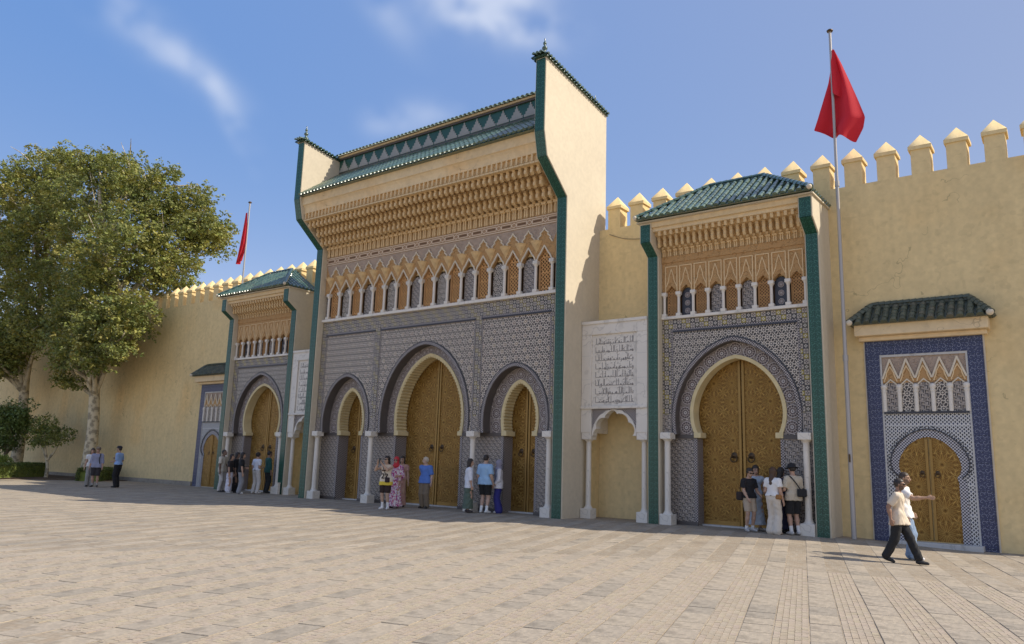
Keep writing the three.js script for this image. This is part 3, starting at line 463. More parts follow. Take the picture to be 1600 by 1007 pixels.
  const rt = tileGeo(0.52, 0.075); for (let i = 0; i < 57; i++) { const m = part('ridge_tile', rt, M.roofTiles[Math.floor(rnd() * 4)], g, [-5.70 + i * 0.2035, 14.47, 1.08]); m.rotation.x = 0.42; }
  part('ridge_roll', join([new THREE.CylinderGeometry(0.07, 0.07, 11.58, 10).rotateZ(Math.PI / 2).translate(0, 14.49, 1.06)]), M.roofTiles[0], g);
  for (const s of [-1, 1]) {
    const sl = Math.atan2(14.36 - 13.82, 3.78), c = new THREE.Group(); c.name = 'wing_coping'; c.position.set(s * 6.0, 14.36, 3.18); c.rotation.x = -sl; g.add(c);
    part('coping_bed', join([box(-0.25, 0.25, 0.0, 0.05, -3.85, 0.1), new THREE.CylinderGeometry(0.06, 0.06, 3.9, 8).rotateX(Math.PI / 2).translate(0, 0.14, -1.88)]), M.tileDark, c);
    const ct = tileGeo(0.34, 0.062);
    for (let i = 0; i < 25; i++) for (const q of [-1, 1]) { const m = part('coping_tile', ct, M.roofTiles[Math.floor(rnd() * 4)], c, [0, 0.13, 0.06 - i * 0.158]); m.rotation.set(0.30, q * Math.PI / 2, 0, 'YXZ'); }
    const ft = tileGeo(0.22, 0.062); for (const x of [-0.14, 0, 0.14]) { const m = part('coping_tile', ft, M.roofTiles[1], c, [x, 0.12, 0.04]); m.rotation.x = 0.35; }
    part('finial', finialGeo(1.15), M.roofTiles[2], g, [s * 6.0, 14.44, 3.0]); part('finial', finialGeo(0.8), M.roofTiles[2], g, [s * 6.0, 14.0, -0.15]);
  }
}

// ------------------------------------------------------------------ the two smaller gates beside it
const gateR = thing('side_gate', 'smaller brass-doored gate with green hipped roof beside the silver flagpole', 'gate', [11.08, 0, 0], 0, 'smaller side gates');
function hipRoof(g, o) {                                        // tiled front slope with two hipped ends
  const { hw, rl, ye, ze, yr, zr, zb, pitch, len, r, mats, rowN } = o, roof = new THREE.Group(); roof.name = 'tiled_roof'; g.add(roof);
  const A = [-hw, ye, ze], B = [hw, ye, ze], C = [rl, yr, zr], D = [-rl, yr, zr], E = [-hw, ye, zb], F = [hw, ye, zb];
  const tri = (...p) => { const q = new THREE.BufferGeometry(); q.setAttribute('position', new THREE.Float32BufferAttribute(p.flat(), 3)); q.computeVertexNormals(); return worldUV(q); };
  const lo = (p) => [p[0], p[1] - 0.015, p[2]];
  part('roof_bed', join([tri(A, B, C), tri(A, C, D), tri(B, F, C), tri(E, A, D), tri(lo(B), lo(A), lo(E)), tri(lo(B), lo(E), lo(F)), tri(A, lo(A), B), tri(lo(A), lo(B), B), tri(B, lo(B), F), tri(lo(B), lo(F), F), tri(E, lo(E), A), tri(lo(E), lo(A), A), tri(F, E, D), tri(F, D, C)]), o.bed || M.tileDark, roof);
  const tg = tileGeo(len * 1.18, r); reseed(o.seed || 3);
  const run = (ze - zr), th = Math.atan2(yr - ye, run), SL = Math.hypot(run, yr - ye), nx = Math.floor(2 * hw / pitch);
  for (let i = 0; i <= nx; i++) { const x = -hw + (2 * hw - nx * pitch) / 2 + i * pitch, lim = Math.abs(x) <= rl ? 1 : Math.max(0, (hw - Math.abs(x)) / (hw - rl));
    for (let k = 0; k < rowN; k++) { const f = (k + 1) / rowN; if (f < 1 - lim) continue; const d = SL * (1 - lim) ; const s0 = f * SL - len; if (s0 < SL - SL * lim - len * 0.8) continue; const m = part('roof_tile', tg, mats[Math.floor(rnd() * mats.length)], roof, [x + rr(-0.006, 0.006), yr - Math.sin(th) * s0 + 0.012 + rr(0, 0.008), zr + Math.cos(th) * s0]); m.rotation.set(th + 0.03, 0, rr(-0.03, 0.03)); } }
  const w2 = hw - rl, th2 = Math.atan2(yr - ye, w2), S2 = Math.hypot(w2, yr - ye), nz = Math.floor((ze - zb) / pitch);
  for (const s of [-1, 1]) for (let i = 0; i <= nz; i++) { const z = ze - pitch * 0.4 - i * pitch; if (z < zb) break; const lim = z > zr ? Math.max(0, (ze - z) / (ze - zr)) : 1;
    const rN = Math.round(S2 / len); for (let k = 0; k < rN; k++) { const f = (k + 1) / rN, s0 = f * S2 - len; if (s0 < S2 - S2 * lim - len * 0.8) continue; const m = part('roof_tile', tg, mats[Math.floor(rnd() * mats.length)], roof, [s * (rl + Math.cos(th2) * s0), yr - Math.sin(th2) * s0 + 0.012, z]); m.rotation.set(th2 + 0.03, s * Math.PI / 2, 0, 'YXZ'); } }
  const hipG = (a, b) => { const v = V3(...b).sub(V3(...a)), l = v.length(), n = Math.round(l / len), q = tileGeo(l / n * 1.15, r * 1.15), out = []; for (let k = 0; k < n; k++) { const t = q.clone(); t.rotateX(Math.asin(-v.y / l)); t.rotateY(Math.atan2(v.x, v.z)); out.push(t.translate(a[0] + v.x * k / n, a[1] + v.y * k / n + 0.05, a[2] + v.z * k / n)); } return join(out); };
  part('hip_tiles', hipG(C, B), mats[0], roof); part('hip_tiles', hipG(D, A), mats[0], roof); part('ridge_tiles', hipG(D, C), mats[0], roof);
  part('ridge_board', box(-rl, rl, yr - 0.02, yr + 0.05, zr - 0.1, zr + 0.05), mats[2], roof);
  for (const s of [-1, 1]) part('hip_knob', join([new THREE.SphereGeometry(r * 0.95, 12, 9)]), M.ivory, roof, [s * (hw - 0.01), ye + 0.05, ze + 0.02]);
}
{
  const g = gateR, zA = 0.60, zB = 0.38, zD = 0.0;
  part('gate_core', join([box(-2.18, 2.18, -0.2, 8.6, -0.25, -0.06), box(-2.18, 2.18, 7.0, 7.9, -0.07, 0.46)]), M.wall, g);
  const prof = [[-0.25, -0.2], [0.85, -0.2], [0.85, 7.98], [1.34, 8.32], [1.34, 8.92], [-0.25, 8.92]];
  for (const s of [1, -1]) wing(g, 'gate_wing', prof, s > 0 ? 2.17 : -2.546, s > 0 ? 2.546 : -2.17, [[[0.85, 0.04], [0.85, 7.98]], [[0.85, 7.98], [1.34, 8.32]], [[1.34, 8.32], [1.34, 8.86]]]);
  const out = archPts(0, 1.80, 1.74, 2.62, 5.29, [1.10, 0.46], [0.66, 0.93]), inn = archPts(0, 1.34, 1.20, 2.62, 4.83, [1.24, 0.40], [0.72, 0.94]);
  part('tile_panel', prism([[2.165, 2.62], [2.165, 6.0], [-2.165, 6.0], [-2.165, 2.62], ...[...out].reverse()], zB - 0.005, zA), M.zellB, g);
  archway(g, { cx: 0, x0: -2.16, x1: 2.16, outer: out, inner: inn, zA, zB, zD, top: 5.5, medals: 15, scallop: 0, knock: 2.05, ks: 0.72 });
  for (const s of [-1, 1]) {
    const a = s > 0 ? 1.885 : -2.163, b = s > 0 ? 2.163 : -1.885;
    part('check_border', box(a, b, 3.2, 6.03, zA - 0.01, zA + 0.022), M.checkS, g); part('border_block', box(a, b, 2.64, 3.2, zA - 0.01, zA + 0.026), M.dado, g);
    const l = s > 0 ? 1.825 : -1.875; part('border_line', box(l, l + 0.05, 2.64, 5.68, zA - 0.01, zA + 0.016), M.lineTile, g);
    column(g, 'column', s * 1.97, 0.72, 2.66);
  }
  part('check_border', box(-1.884, 1.884, 5.74, 6.03, zA - 0.01, zA + 0.020), M.checkS, g);
  part('border_line', box(-1.875, 1.875, 5.685, 5.735, zA - 0.01, zA + 0.018), M.lineTile, g); part('panel_edge', box(-1.82, 1.82, 5.63, 5.68, zA - 0.01, zA + 0.04), M.darkTile, g);
  // bays
  part('colonnade_sill', rbox(-2.168, 2.168, 6.03, 6.12, 0.40, 0.70, 0.012), M.marble, g);
  part('bay_back', box(-2.16, 2.16, 5.9, 7.1, -0.07, 0.02), M.bayShade, g); part('bay_floor', box(-2.16, 2.16, 5.95, 6.035, 0.0, 0.45), M.marble, g);
  const n = 10, x0 = -2.085, pt = 0.4633, cg = join([cyl(0, 0, 0, 0.62, 0.043, 0.040, 12), rbox(-0.075, 0.075, 0, 0.09, -0.06, 0.07, 0.01), rbox(-0.08, 0.08, 0.64, 0.745, -0.06, 0.075, 0.015), cyl(0, 0, 0.57, 0.65, 0.042, 0.07, 12)]);
  for (let i = 0; i < n; i++) part('colonnette', cg, M.marble, g, [x0 + i * pt, 6.12, 0.62]);
  for (let i = 0; i < n - 1; i++) {
    const xa = x0 + i * pt + 0.055, xb = xa + pt - 0.11, c = (xa + xb) / 2;
    if (i % 2 === 0) { part('lattice_screen', prism([[xa, 6.13], [xb, 6.13], [xb, 6.92], [c, 7.08], [xa, 6.92]], 0.50, 0.512), M.lattice2, g); part('screen_frame', join([box(xa, xa + 0.03, 6.13, 6.9, 0.466, 0.53), box(xb - 0.03, xb, 6.13, 6.9, 0.466, 0.53), box(xa, xb, 6.13, 6.19, 0.466, 0.53)]), M.wood, g); }
    else { const t = part('bay_tile', prism([[xa, 6.13], [xb, 6.13], [xb, 6.82], [mix(xb, c, 0.4), 6.94], [c, 6.99], [mix(xa, c, 0.4), 6.94], [xa, 6.82]], 0.466, 0.50), i === 1 || i === 7 ? M.darkTile : M.dado, g); if (i === 1 || i === 7) for (const y of [6.28, 6.52, 6.76]) part('star_rosette', join([new THREE.CylinderGeometry(0.085, 0.085, 0.012, 16).rotateX(Math.PI / 2)]), M.medal, t, [c, y, 0.505]); }
  }
  const notch = []; for (let i = 0; i < n - 1; i++) { const a = x0 + i * pt + 0.05, b = a + pt - 0.10, c = (a + b) / 2; notch.push([a, 6.85], [a + 0.03, 6.92], [mix(a, c, 0.5), 6.98], [c, 7.06], [mix(b, c, 0.5), 6.98], [b - 0.03, 6.92], [b, 6.85]); }
  part('stucco_frieze', prism([[-2.165, 7.80], [-2.165, 6.85], ...notch, [2.165, 6.85], [2.165, 7.80]], 0.46, 0.62), M.stucco, g);
  for (let i = 0; i < n - 1; i++) { const a = x0 + i * pt + 0.045, b = a + pt - 0.09, c = (a + b) / 2; part('panel_moulding', join([ribbon([[a, 6.88], [a, 7.66], [b, 7.66], [b, 6.88]], 0.028, 0.61, 0.645), ribbon([[a + 0.02, 7.05], [mix(a, c, 0.55), 7.25], [mix(a, c, 0.6), 7.35], [c, 7.58], [mix(b, c, 0.6), 7.35], [mix(b, c, 0.55), 7.25], [b - 0.02, 7.05]], 0.025, 0.61, 0.638)]), M.muqLight, g); }
  part('interlace_band', box(-2.166, 2.166, 7.79, 7.98, 0.46, 0.65), M.stucco, g);
  part('cornice_soffit', prismX([[-0.1, 7.97], [0.60, 7.97], [0.60, 8.14], [0.86, 8.5], [1.06, 8.56], [1.08, 8.7], [-0.1, 8.7]], -2.169, 2.169), M.muq, g);
  const stem = join([cyl(-0.03, 0, 0, 0.18, 0.022, 0.022, 6), cyl(0.03, 0, 0, 0.18, 0.022, 0.022, 6), rbox(-0.062, 0.062, 0.16, 0.22, -0.04, 0.05, 0.01)]);
  const corb = prismX([[-0.28, 0.04], [0.10, 0.04], [0.12, -0.05], [0.08, -0.11], [0.10, -0.20], [0.05, -0.30], [0.0, -0.25], [-0.06, -0.21], [-0.28, -0.18]], -0.042, 0.042, 0.01), knob = join([new THREE.SphereGeometry(0.05, 8, 6)]), drop = prismX([[-0.1, 0.0], [0.06, 0.0], [0.07, -0.08], [0.03, -0.15], [-0.05, -0.10], [-0.1, -0.08]], -0.04, 0.04, 0.008);
  for (let i = 0; i < 23; i++) { const x = -2.07 + i * 0.1882; part('cornice_colonnette', stem, M.muqLight, g, [x, 7.98, 0.67]); part('bracket_lobe', knob, M.muqLight, g, [x, 8.24, 0.76]); part('hanging_bracket', corb, M.muq, g, [x, 8.50, 0.94]); if (i < 22) part('hanging_drop', drop, M.muqLight, g, [x + 0.094, 8.66, 1.14]); }
  part('cornice', join([box(-2.167, 2.167, 8.65, 8.76, -0.1, 1.24), rbox(-2.168, 2.168, 8.76, 8.97, -0.1, 1.33, 0.015)]), M.cornice, g);
  part('eave_board', box(-2.6, 2.6, 8.915, 8.955, -0.2, 1.45), M.cream, g);
  hipRoof(g, { hw: 2.57, rl: 0.85, ye: 8.99, ze: 1.60, yr: 10.16, zr: 0.05, zb: -0.19, pitch: 0.208, len: 0.195, r: 0.078, mats: M.roofTiles, rowN: 10, seed: 13 });
}
dup(gateR, 'side_gate', 'smaller brass-doored gate with green hipped roof near the plane trees', [-11.08, 0, 0]);

// ------------------------------------------------------------------ marble inscription niches between the gates
const nicheR = thing('inscription_niche', 'white marble inscription panel above an arched niche, beside the gate near the flagpole', 'niche', [7.365, 0, 0], 0, 'marble inscription niches');
{
  const g = nicheR, zf = 0.85, W = 1.155;
  part('panel_frame', join([rbox(-W, W, 5.72, 6.12, -0.19, zf, 0.012), rbox(-W, -0.80, 3.46, 5.719, -0.19, zf, 0.012), rbox(0.80, W, 3.46, 5.719, -0.19, zf, 0.012)]), M.marble, g);
  part('top_ledge', rbox(-W - 0.004, W + 0.004, 6.06, 6.16, -0.18, zf + 0.04, 0.012), M.marble, g);
  for (const s of [-1, 1]) for (const y of [4.3, 5.05]) part('panel_joint', box(s > 0 ? 0.81 : -W + 0.01, s > 0 ? W - 0.01 : -0.81, y, y + 0.008, zf - 0.01, zf + 0.0015), M.marbleGrey, g);
  const slab = part('inscription_slab', box(-0.80, 0.80, 3.45, 5.73, 0.60, 0.79), M.marble, g);
  part('ledge', rbox(-W - 0.006, W + 0.006, 3.38, 3.47, -0.18, zf + 0.05, 0.015), M.marble, g);
  for (const s of [-1, 1]) {
    part('impost_block', rbox(s > 0 ? 0.78 : -W, s > 0 ? W : -0.78, 2.655, 3.385, -0.19, zf, 0.01), M.marble, g);
    column(g, 'column', s * 0.965, 0.66, 2.66, 0.0, { r: 0.082, cap: 0.175, capH: 0.27, base: 0.185, baseH: 0.40 });
  }
  // lobed arch
  const c = []; for (let i = 0; i <= 72; i++) { const a = i / 72 * Math.PI, k = Math.abs(Math.sin(a * 4.5)), q = 1 - 0.13 * (1 - Math.pow(k, 0.7)); c.push([0.74 * Math.cos(a) * q, 2.56 + 0.72 * Math.sin(a) * q * (1 + 0.10 * Math.exp(-((a - 1.571) ** 2) * 14))]); }
  const o = []; for (let i = 0; i <= 72; i++) { const a = i / 72 * Math.PI, k = Math.abs(Math.sin(a * 9)); o.push([0.775 * Math.cos(a), Math.min(3.36, 2.56 + 0.80 * Math.sin(a) * (0.985 + 0.03 * k))]); }
  part('lobed_arch', prism([...c, ...o.reverse()], zf - 0.30, zf - 0.04), M.marble, g);
  part('spandrel', prism([[0.779, 2.57], [0.779, 3.379], [-0.779, 3.379], [-0.779, 2.57], ...[...o].map(([x, y]) => [x * 0.99, y - 0.01])], zf - 0.28, zf - 0.07), M.lineTile, g);
  for (const s of [-1, 1]) part('niche_side', box(s > 0 ? W - 0.06 : -W, s > 0 ? W : -W + 0.06, 0, 2.66, -0.19, 0.45), M.wall, g);
  part('niche_soffit', box(-W + 0.061, W - 0.061, 3.40, 3.50, -0.19, 0.55), M.wall, g);
  // eight lines of carved Arabic script as thin relief strokes; each glyph is a list of strokes on a 1 x 1 cell, baseline at 0
  const arc = (x, y, r, a, b, n = 6) => Array.from({ length: n + 1 }, (_, i) => { const t = mix(a, b, i / n); return [x + r * Math.cos(t), y + r * Math.sin(t)]; });
  const GL = {
    a: [[[0.5, 1.0], [0.5, 0.0]]], A: [[[0.5, 1.0], [0.5, 0.02], [0, 0.0]]], l: [[[0.85, 1.05], [0.85, 0.05], [0.6, 0], [0, 0]]],
    b: [[[1, 0.02], [0.95, 0.25], [0.9, 0], [0, 0]], [[0.45, -0.2], [0.52, -0.2]]], t: [[[1, 0], [0.55, 0], [0.5, 0.25], [0.45, 0], [0, 0]], [[0.4, 0.45], [0.62, 0.5]]],
    s: [[[1, 0], [0.9, 0.18], [0.8, 0], [0.66, 0.18], [0.55, 0], [0, 0]]], m: [[[1, 0], ...arc(0.55, 0.06, 0.17, 0, 6.2, 8), [0.3, -0.02], [0, 0]]], w: [[...arc(0.55, 0.15, 0.16, 0, 6.2, 8), [0.68, 0], [0.5, -0.22], [0.1, -0.34]]],
    r: [[[0.7, 0.2], [0.62, -0.05], [0.3, -0.28], [0.05, -0.34]]], k: [[[1, 0], [0.1, 0], [0.2, 0.35], [0.85, 0.7]]], h: [[[1, 0], ...arc(0.5, 0.17, 0.2, -1.2, 4.6, 9), [0, 0]], [[0.35, 0.2], [0.65, 0.16]]],
    j: [[[1, 0], [0.6, 0.06], [0.3, 0.28], [0.75, 0.3]], [[0.6, 0.05], [0, 0]]], L: [[[0.9, 0.95], [0.35, 0.1], [0.1, 0.1]], [[0.1, 1.0], [0.6, 0.25], [0.85, 0.0], [0.4, 0]]], n: [[[0.9, 0.3], [0.85, -0.1], [0.5, -0.22], [0.15, -0.08], [0.1, 0.2]], [[0.48, 0.25], [0.55, 0.28]]],
    q: [[[1, 0], ...arc(0.55, 0.2, 0.15, -1, 5, 8), [0.45, 0], [0, 0]], [[0.4, 0.55], [0.62, 0.58]]], E: [[[1, 0], [0.35, 0], [0.08, 0.02], [0.02, 0.9]]], d: [[[0.85, 0.4], [0.6, 0.15], [0.75, 0], [0.1, 0]]],
  };
  const lines = ['allsAlthklbwqsmtLbA', 'msAltallrdallmsqabjE', 'wkLhmrjAbshqbslAE', 'wtlbmshrmAssbaslsE', 'taAmrllsAallbsablsE', 'mstAlbsllktssalwrLE', 'daAlsrallhbmhwalLdsE', 'tllaLktmwrbslLmrhssE'];
  const strokes = []; const W8 = 1.34;
  lines.forEach((ln, r) => {
    const y0 = 5.42 - r * 0.262, wd = (ch) => ({ a: 0.35, A: 0.5, r: 0.5, L: 0.75, E: 0.9, w: 0.6, s: 1.1, k: 1.0, d: 0.7 }[ch] || 0.8), tot = [...ln].reduce((s, ch) => s + wd(ch), 0), u = W8 / tot, h = 0.185; let x = W8 / 2;
    for (const ch of ln) { const w = wd(ch) * u; for (const s of GL[ch] || []) { const q = s.map(([a, b]) => [x - w + a * w, y0 + b * h]); if (q.length > 1) strokes.push(ribbon(q, 0.015, 0.786, 0.797)); } x -= w; }
    reseed(60 + r); for (let i = 0; i < 16; i++) { const px = rr(-0.62, 0.62), py = y0 + rr(-0.05, 0.2); strokes.push(ribbon([[px, py], [px + 0.045, py + 0.018]], 0.010, 0.786, 0.796)); }
  });
  part('carved_script', join(strokes), M.ink, slab);
}
dup(nicheR, 'inscription_niche', 'white marble inscription panel above an arched niche, on the tree side of the great gate', [-7.365, 0, 0]);

// ------------------------------------------------------------------ small doorways in the outer wall
const doorR = thing('wall_doorway', 'small brass double door in blue tile surround under old tiled canopy, behind the walking men', 'doorway', [15.755, 0, 0], 0, 'small blue-framed doorways');
{
  const g = doorR, z0 = -0.21, W = 1.345, I = 1.0;
  part('surround_margin', join([box(-W - 0.035, -W + 0.01, -0.2, 5.1, z0, -0.155), box(W - 0.01, W + 0.035, -0.2, 5.1, z0, -0.155)]), M.ivory, g);
  part('blue_tile_frame', join([box(-W, -I, -0.2, 4.71, z0, -0.125), box(I, W, -0.2, 4.71, z0, -0.125)]), M.blue, g);
  part('blue_tile_lintel', box(-W, W, 4.712, 5.085, z0, -0.125), M.blueH, g);
  part('frame_lining', join([box(-I, -I + 0.045, -0.2, 4.712, z0, -0.135), box(I - 0.045, I, -0.2, 4.712, z0, -0.135), box(-I + 0.045, I - 0.045, 4.655, 4.712, z0, -0.132)]), M.marbleGrey, g);
  part('frieze_ground', box(-I + 0.04, I - 0.04, 3.22, 4.66, z0, -0.175), M.brown, g);
  const n = 5, pt = 1.91 / n, xs = -0.955;
  for (let i = 0; i < n; i++) {
    const a = xs + i * pt, b = a + pt, c = (a + b) / 2;
    part('stucco_gable', prism([[a, 3.98], [b, 3.98], [b, 4.12], [c, 4.58], [a, 4.12]], -0.176, -0.145, [[[a + 0.05, 4.0], [a + 0.07, 3.995], [c, 4.02], [b - 0.07, 3.995], [b - 0.05, 4.0], [b - 0.06, 4.005], [c, 4.03], [a + 0.06, 4.005]]]), M.stucco, g);
    part('chevron_moulding', ribbon([[a + 0.01, 4.10], [c, 4.58], [b - 0.01, 4.10]], 0.045, -0.15, -0.118), M.ivory, g);
    part('inner_chevron', ribbon([[a + 0.04, 4.02], [mix(a, c, 0.5), 4.17], [mix(a, c, 0.55), 4.24], [c, 4.40], [mix(b, c, 0.55), 4.24], [mix(b, c, 0.5), 4.17], [b - 0.04, 4.02]], 0.03, -0.15, -0.122), M.muqLight, g);
    part('lobed_moulding', ribbon([[a + 0.045, 3.78], [a + 0.03, 3.88], [a + 0.07, 3.95], [mix(a, c, 0.6), 3.99], [c, 4.06], [mix(b, c, 0.6), 3.99], [b - 0.07, 3.95], [b - 0.03, 3.88], [b - 0.045, 3.78]], 0.03, -0.155, -0.125), M.ivory, g);
    part('bay_tile', prism([[a + 0.06, 3.23], [b - 0.06, 3.23], [b - 0.06, 3.86], [b - 0.08, 3.94], [c, 4.01], [a + 0.08, 3.94], [a + 0.06, 3.86]], -0.177, -0.155), i % 2 ? M.zellB : M.dado, g);
  }
  const cg = join([cyl(0, 0, 0, 0.52, 0.054, 0.054, 14), lathe([[0.055, 0.5], [0.07, 0.53], [0.05, 0.56], [0.075, 0.60], [0.08, 0.66], [0.05, 0.70], [0.001, 0.71]], 14)]);
  for (let i = 0; i <= n; i++) part('colonnette', cg, M.marble, g, [Math.max(-0.93, Math.min(0.93, xs + i * pt)), 3.235, -0.14]);
  part('sill_strip', box(-I + 0.046, I - 0.046, 3.185, 3.24, z0, -0.10), M.darkTile, g);
  // arched opening with horseshoe band
  const out = archPts(0, 0.86, 0.70, 1.62, 2.80, [1.34, 0.26], [0.76, 0.97], 16), inn = archPts(0, 0.68, 0.585, 1.62, 2.60, [1.30, 0.26], [0.76, 0.97], 16), jo = 0.80, ji = 0.62;
  const full = (p, j) => [[j, -0.1], [j, 1.52], [p[0][0], 1.62], ...p.slice(1, -1), [-p[0][0], 1.62], [-j, 1.52], [-j, -0.1]];
  const fo = full(out, jo), fi = full(inn, ji);
  part('lozenge_panel', prism([[I - 0.046, -0.1], [I - 0.046, 3.187], [-I + 0.046, 3.187], [-I + 0.046, -0.1], ...[...fo].reverse()], z0, -0.150), M.loz, g);
  part('check_arch', prism([...fo, ...[...fi].reverse()], z0, -0.158), M.checkT, g);
  part('scallop_line', archBand(out, -0.012, 0.012, -0.16, -0.128), M.darkTile, g);
  const so = offset(out, 0.035), sg = join([new THREE.TorusGeometry(0.042, 0.007, 5, 10).translate(0, 0, 0)]); for (let i = 1; i < so.length; i += 1) part('scallop', sg, M.darkTile, g, [so[i][0], so[i][1], -0.145]);
  for (const s of [1, -1]) {
    const h = inn.slice(0, (inn.length + 1) / 2), pts = [[0.01, 0.08], [ji + 0.01, 0.08], [ji + 0.01, 1.52], ...h.map(([x, y]) => [Math.max(0.01, x + 0.01), y + 0.005])].map(([x, y]) => [s * x, y]);
    const leaf = part('door_leaf', prism(s > 0 ? pts : pts.reverse(), z0, -0.180), M.brass, g);
    part('door_batten', rbox(s > 0 ? 0.012 : -0.085, s > 0 ? 0.085 : -0.012, 0.09, 2.56, -0.19, -0.150, 0.012), M.brassPlain, leaf); knocker(leaf, s * 0.17, 1.72, -0.18, 0.42);
  }
  part('door_step', rbox(-0.98, 1.06, -0.12, 0.06, -0.15, 0.16, 0.015), M.marbleGrey, g);
  part('canopy_cornice', join([rbox(-1.46, 1.46, 5.085, 5.20, -0.22, 0.02, 0.02), rbox(-1.52, 1.52, 5.20, 5.50, -0.22, 0.20, 0.02)]), M.cornice, g);
  hipRoof(g, { hw: 1.60, rl: 1.12, ye: 5.50, ze: 0.34, yr: 6.0, zr: -0.16, zb: -0.19, pitch: 0.213, len: 0.145, r: 0.088, mats: M.oldTiles, rowN: 5, seed: 21, bed: M.oldTiles[2] });
}
dup(doorR, 'wall_doorway', 'small brass double door in blue tile surround, half hidden beside the gate near the trees', [-15.755, 0, 0]);

// ------------------------------------------------------------------ paving: slabs in bands between strips of small setts
{
  const dx = 0.2874, dz = 0.9578, P = 0.69, SW = 0.345, s0 = 13.22;            // band direction and spacing
  const toX = (s, t) => s * dz + t * dx, toZ = (s, t) => -s * dx + t * dz;
  const tones = [[0.485, 0.425, 0.34], [0.475, 0.415, 0.335], [0.46, 0.405, 0.33], [0.50, 0.435, 0.345], [0.41, 0.365, 0.30], [0.48, 0.42, 0.335]].map((c) => std(lin(...c), { map: stoneMap, bumpMap: fineBump, bumpScale: 0.006, roughness: 0.9 }));
  const cam = camera.position, list = []; reseed(41);
  for (let k = -60; k < 16; k++) {
    const sa = s0 + k * P + SW + 0.012, sb = s0 + (k + 1) * P - 0.012; let t = -14 + rnd();
    while (t < 26) {
      const l = rr(0.36, 0.72), sc = (sa + sb) / 2, tc = t + l / 2, x = toX(sc, tc), z = toZ(sc, tc);
      if (z > (Math.abs(x) < 6.3 ? 2.0 : Math.abs(x) < 13.7 ? 1.15 : x > 0 ? 0.35 : -0.05) && z < 19 && x > -24 && x < 21) list.push({ x, z, w: sb - sa, l: l - 0.014, d: Math.hypot(x - cam.x, z - cam.z), tone: Math.floor(rnd() * 6), lift: rr(-0.003, 0.004), rot: rr(-0.008, 0.008) });
      t += l;
    }
  }
  // size in the picture: nearest first, within the view
  const f = V3(0, 0, -1).applyQuaternion(camera.quaternion); f.y = 0; f.normalize();
  for (const q of list) { const vx = (q.x - cam.x), vz = (q.z - cam.z), c = (vx * f.x + vz * f.z) / q.d; q.seen = c > 0.80 && q.d > 6.0; }
  list.sort((a, b) => (b.seen - a.seen) || a.d - b.d);
  const lens = [0.40, 0.50, 0.60, 0.70], geos = lens.map((l) => rbox(-0.5 * (P - SW - 0.024), 0.5 * (P - SW - 0.024), -0.03, 0.0, -l / 2, l / 2, 0.006));
  const slabMat = new THREE.Matrix4(), q4 = new THREE.Quaternion(), e = new THREE.Quaternion(), up = V3(0, 1, 0), ang = Math.atan2(dx, dz);
  const pose = (s) => { q4.setFromUnitVectors(up, gnormal(s.x, s.z)); e.setFromAxisAngle(up, ang + s.rot); q4.multiply(e); return q4; };
  const rest = tones.map(() => []);
  list.forEach((s, i) => {
    const gi = lens.reduce((b, l, j) => (Math.abs(l - s.l) < Math.abs(lens[b] - s.l) ? j : b), 0), y = gy(s.x, s.z) + s.lift;
    if (i < 300) { const m = part('paving_slab', geos[gi], tones[s.tone], plaza, [s.x, y, s.z]); m.quaternion.copy(pose(s)); m.scale.z = s.l / lens[gi]; } 
    else { slabMat.compose(V3(s.x, y, s.z), pose(s), V3(1, 1, s.l / lens[gi])); rest[s.tone].push(geos[gi].clone().applyMatrix4(slabMat)); }
  });
  rest.forEach((a, i) => { if (a.length) { const m = part('far_paving_slabs', worldUV(join(a)), tones[i], plaza); m.userData.kind = 'stuff'; } });
  // setts of the strips close by
  const st = rbox(-0.5, 0.5, -0.02, 0.0, -0.5, 0.5, 0.05), pos = []; reseed(43);
  for (let k = -30; k < 16; k++) for (let c = 0; c < 5; c++) {
    let t = -14 + rnd() * 0.1; const s = s0 + k * P + (c + 0.5) * SW / 5;
    while (t < 26) { const l = rr(0.07, 0.2), x = toX(s, t + l / 2), z = toZ(s, t + l / 2), d = Math.hypot(x - cam.x, z - cam.z); t += l; if (d < 15 && z > 0.6 && z < 18 && x < 20.5) pos.push([x, z, l]); }
  }
  const im = new THREE.InstancedMesh(st, std(lin(0.51, 0.445, 0.355), { map: stoneMap, roughness: 0.9 }), pos.length), m4 = new THREE.Matrix4(), col = new THREE.Color();
  pos.forEach(([x, z, l], i) => { q4.setFromUnitVectors(up, gnormal(x, z)); e.setFromEuler(new THREE.Euler(rr(-0.014, 0.014), ang + rr(-0.05, 0.05), rr(-0.014, 0.014))); q4.multiply(e); m4.compose(V3(x, gy(x, z) + rr(-0.003, 0.0), z), q4, V3(SW / 5 - 0.004, 1, l - 0.004)); im.setMatrixAt(i, m4); const k = rr(0.94, 1.06); im.setColorAt(i, col.setRGB(k, k * rr(0.96, 1.0), k * rr(0.92, 1.0))); });
  im.name = 'setts'; im.userData.kind = 'stuff'; shadows(im); plaza.add(im);
}

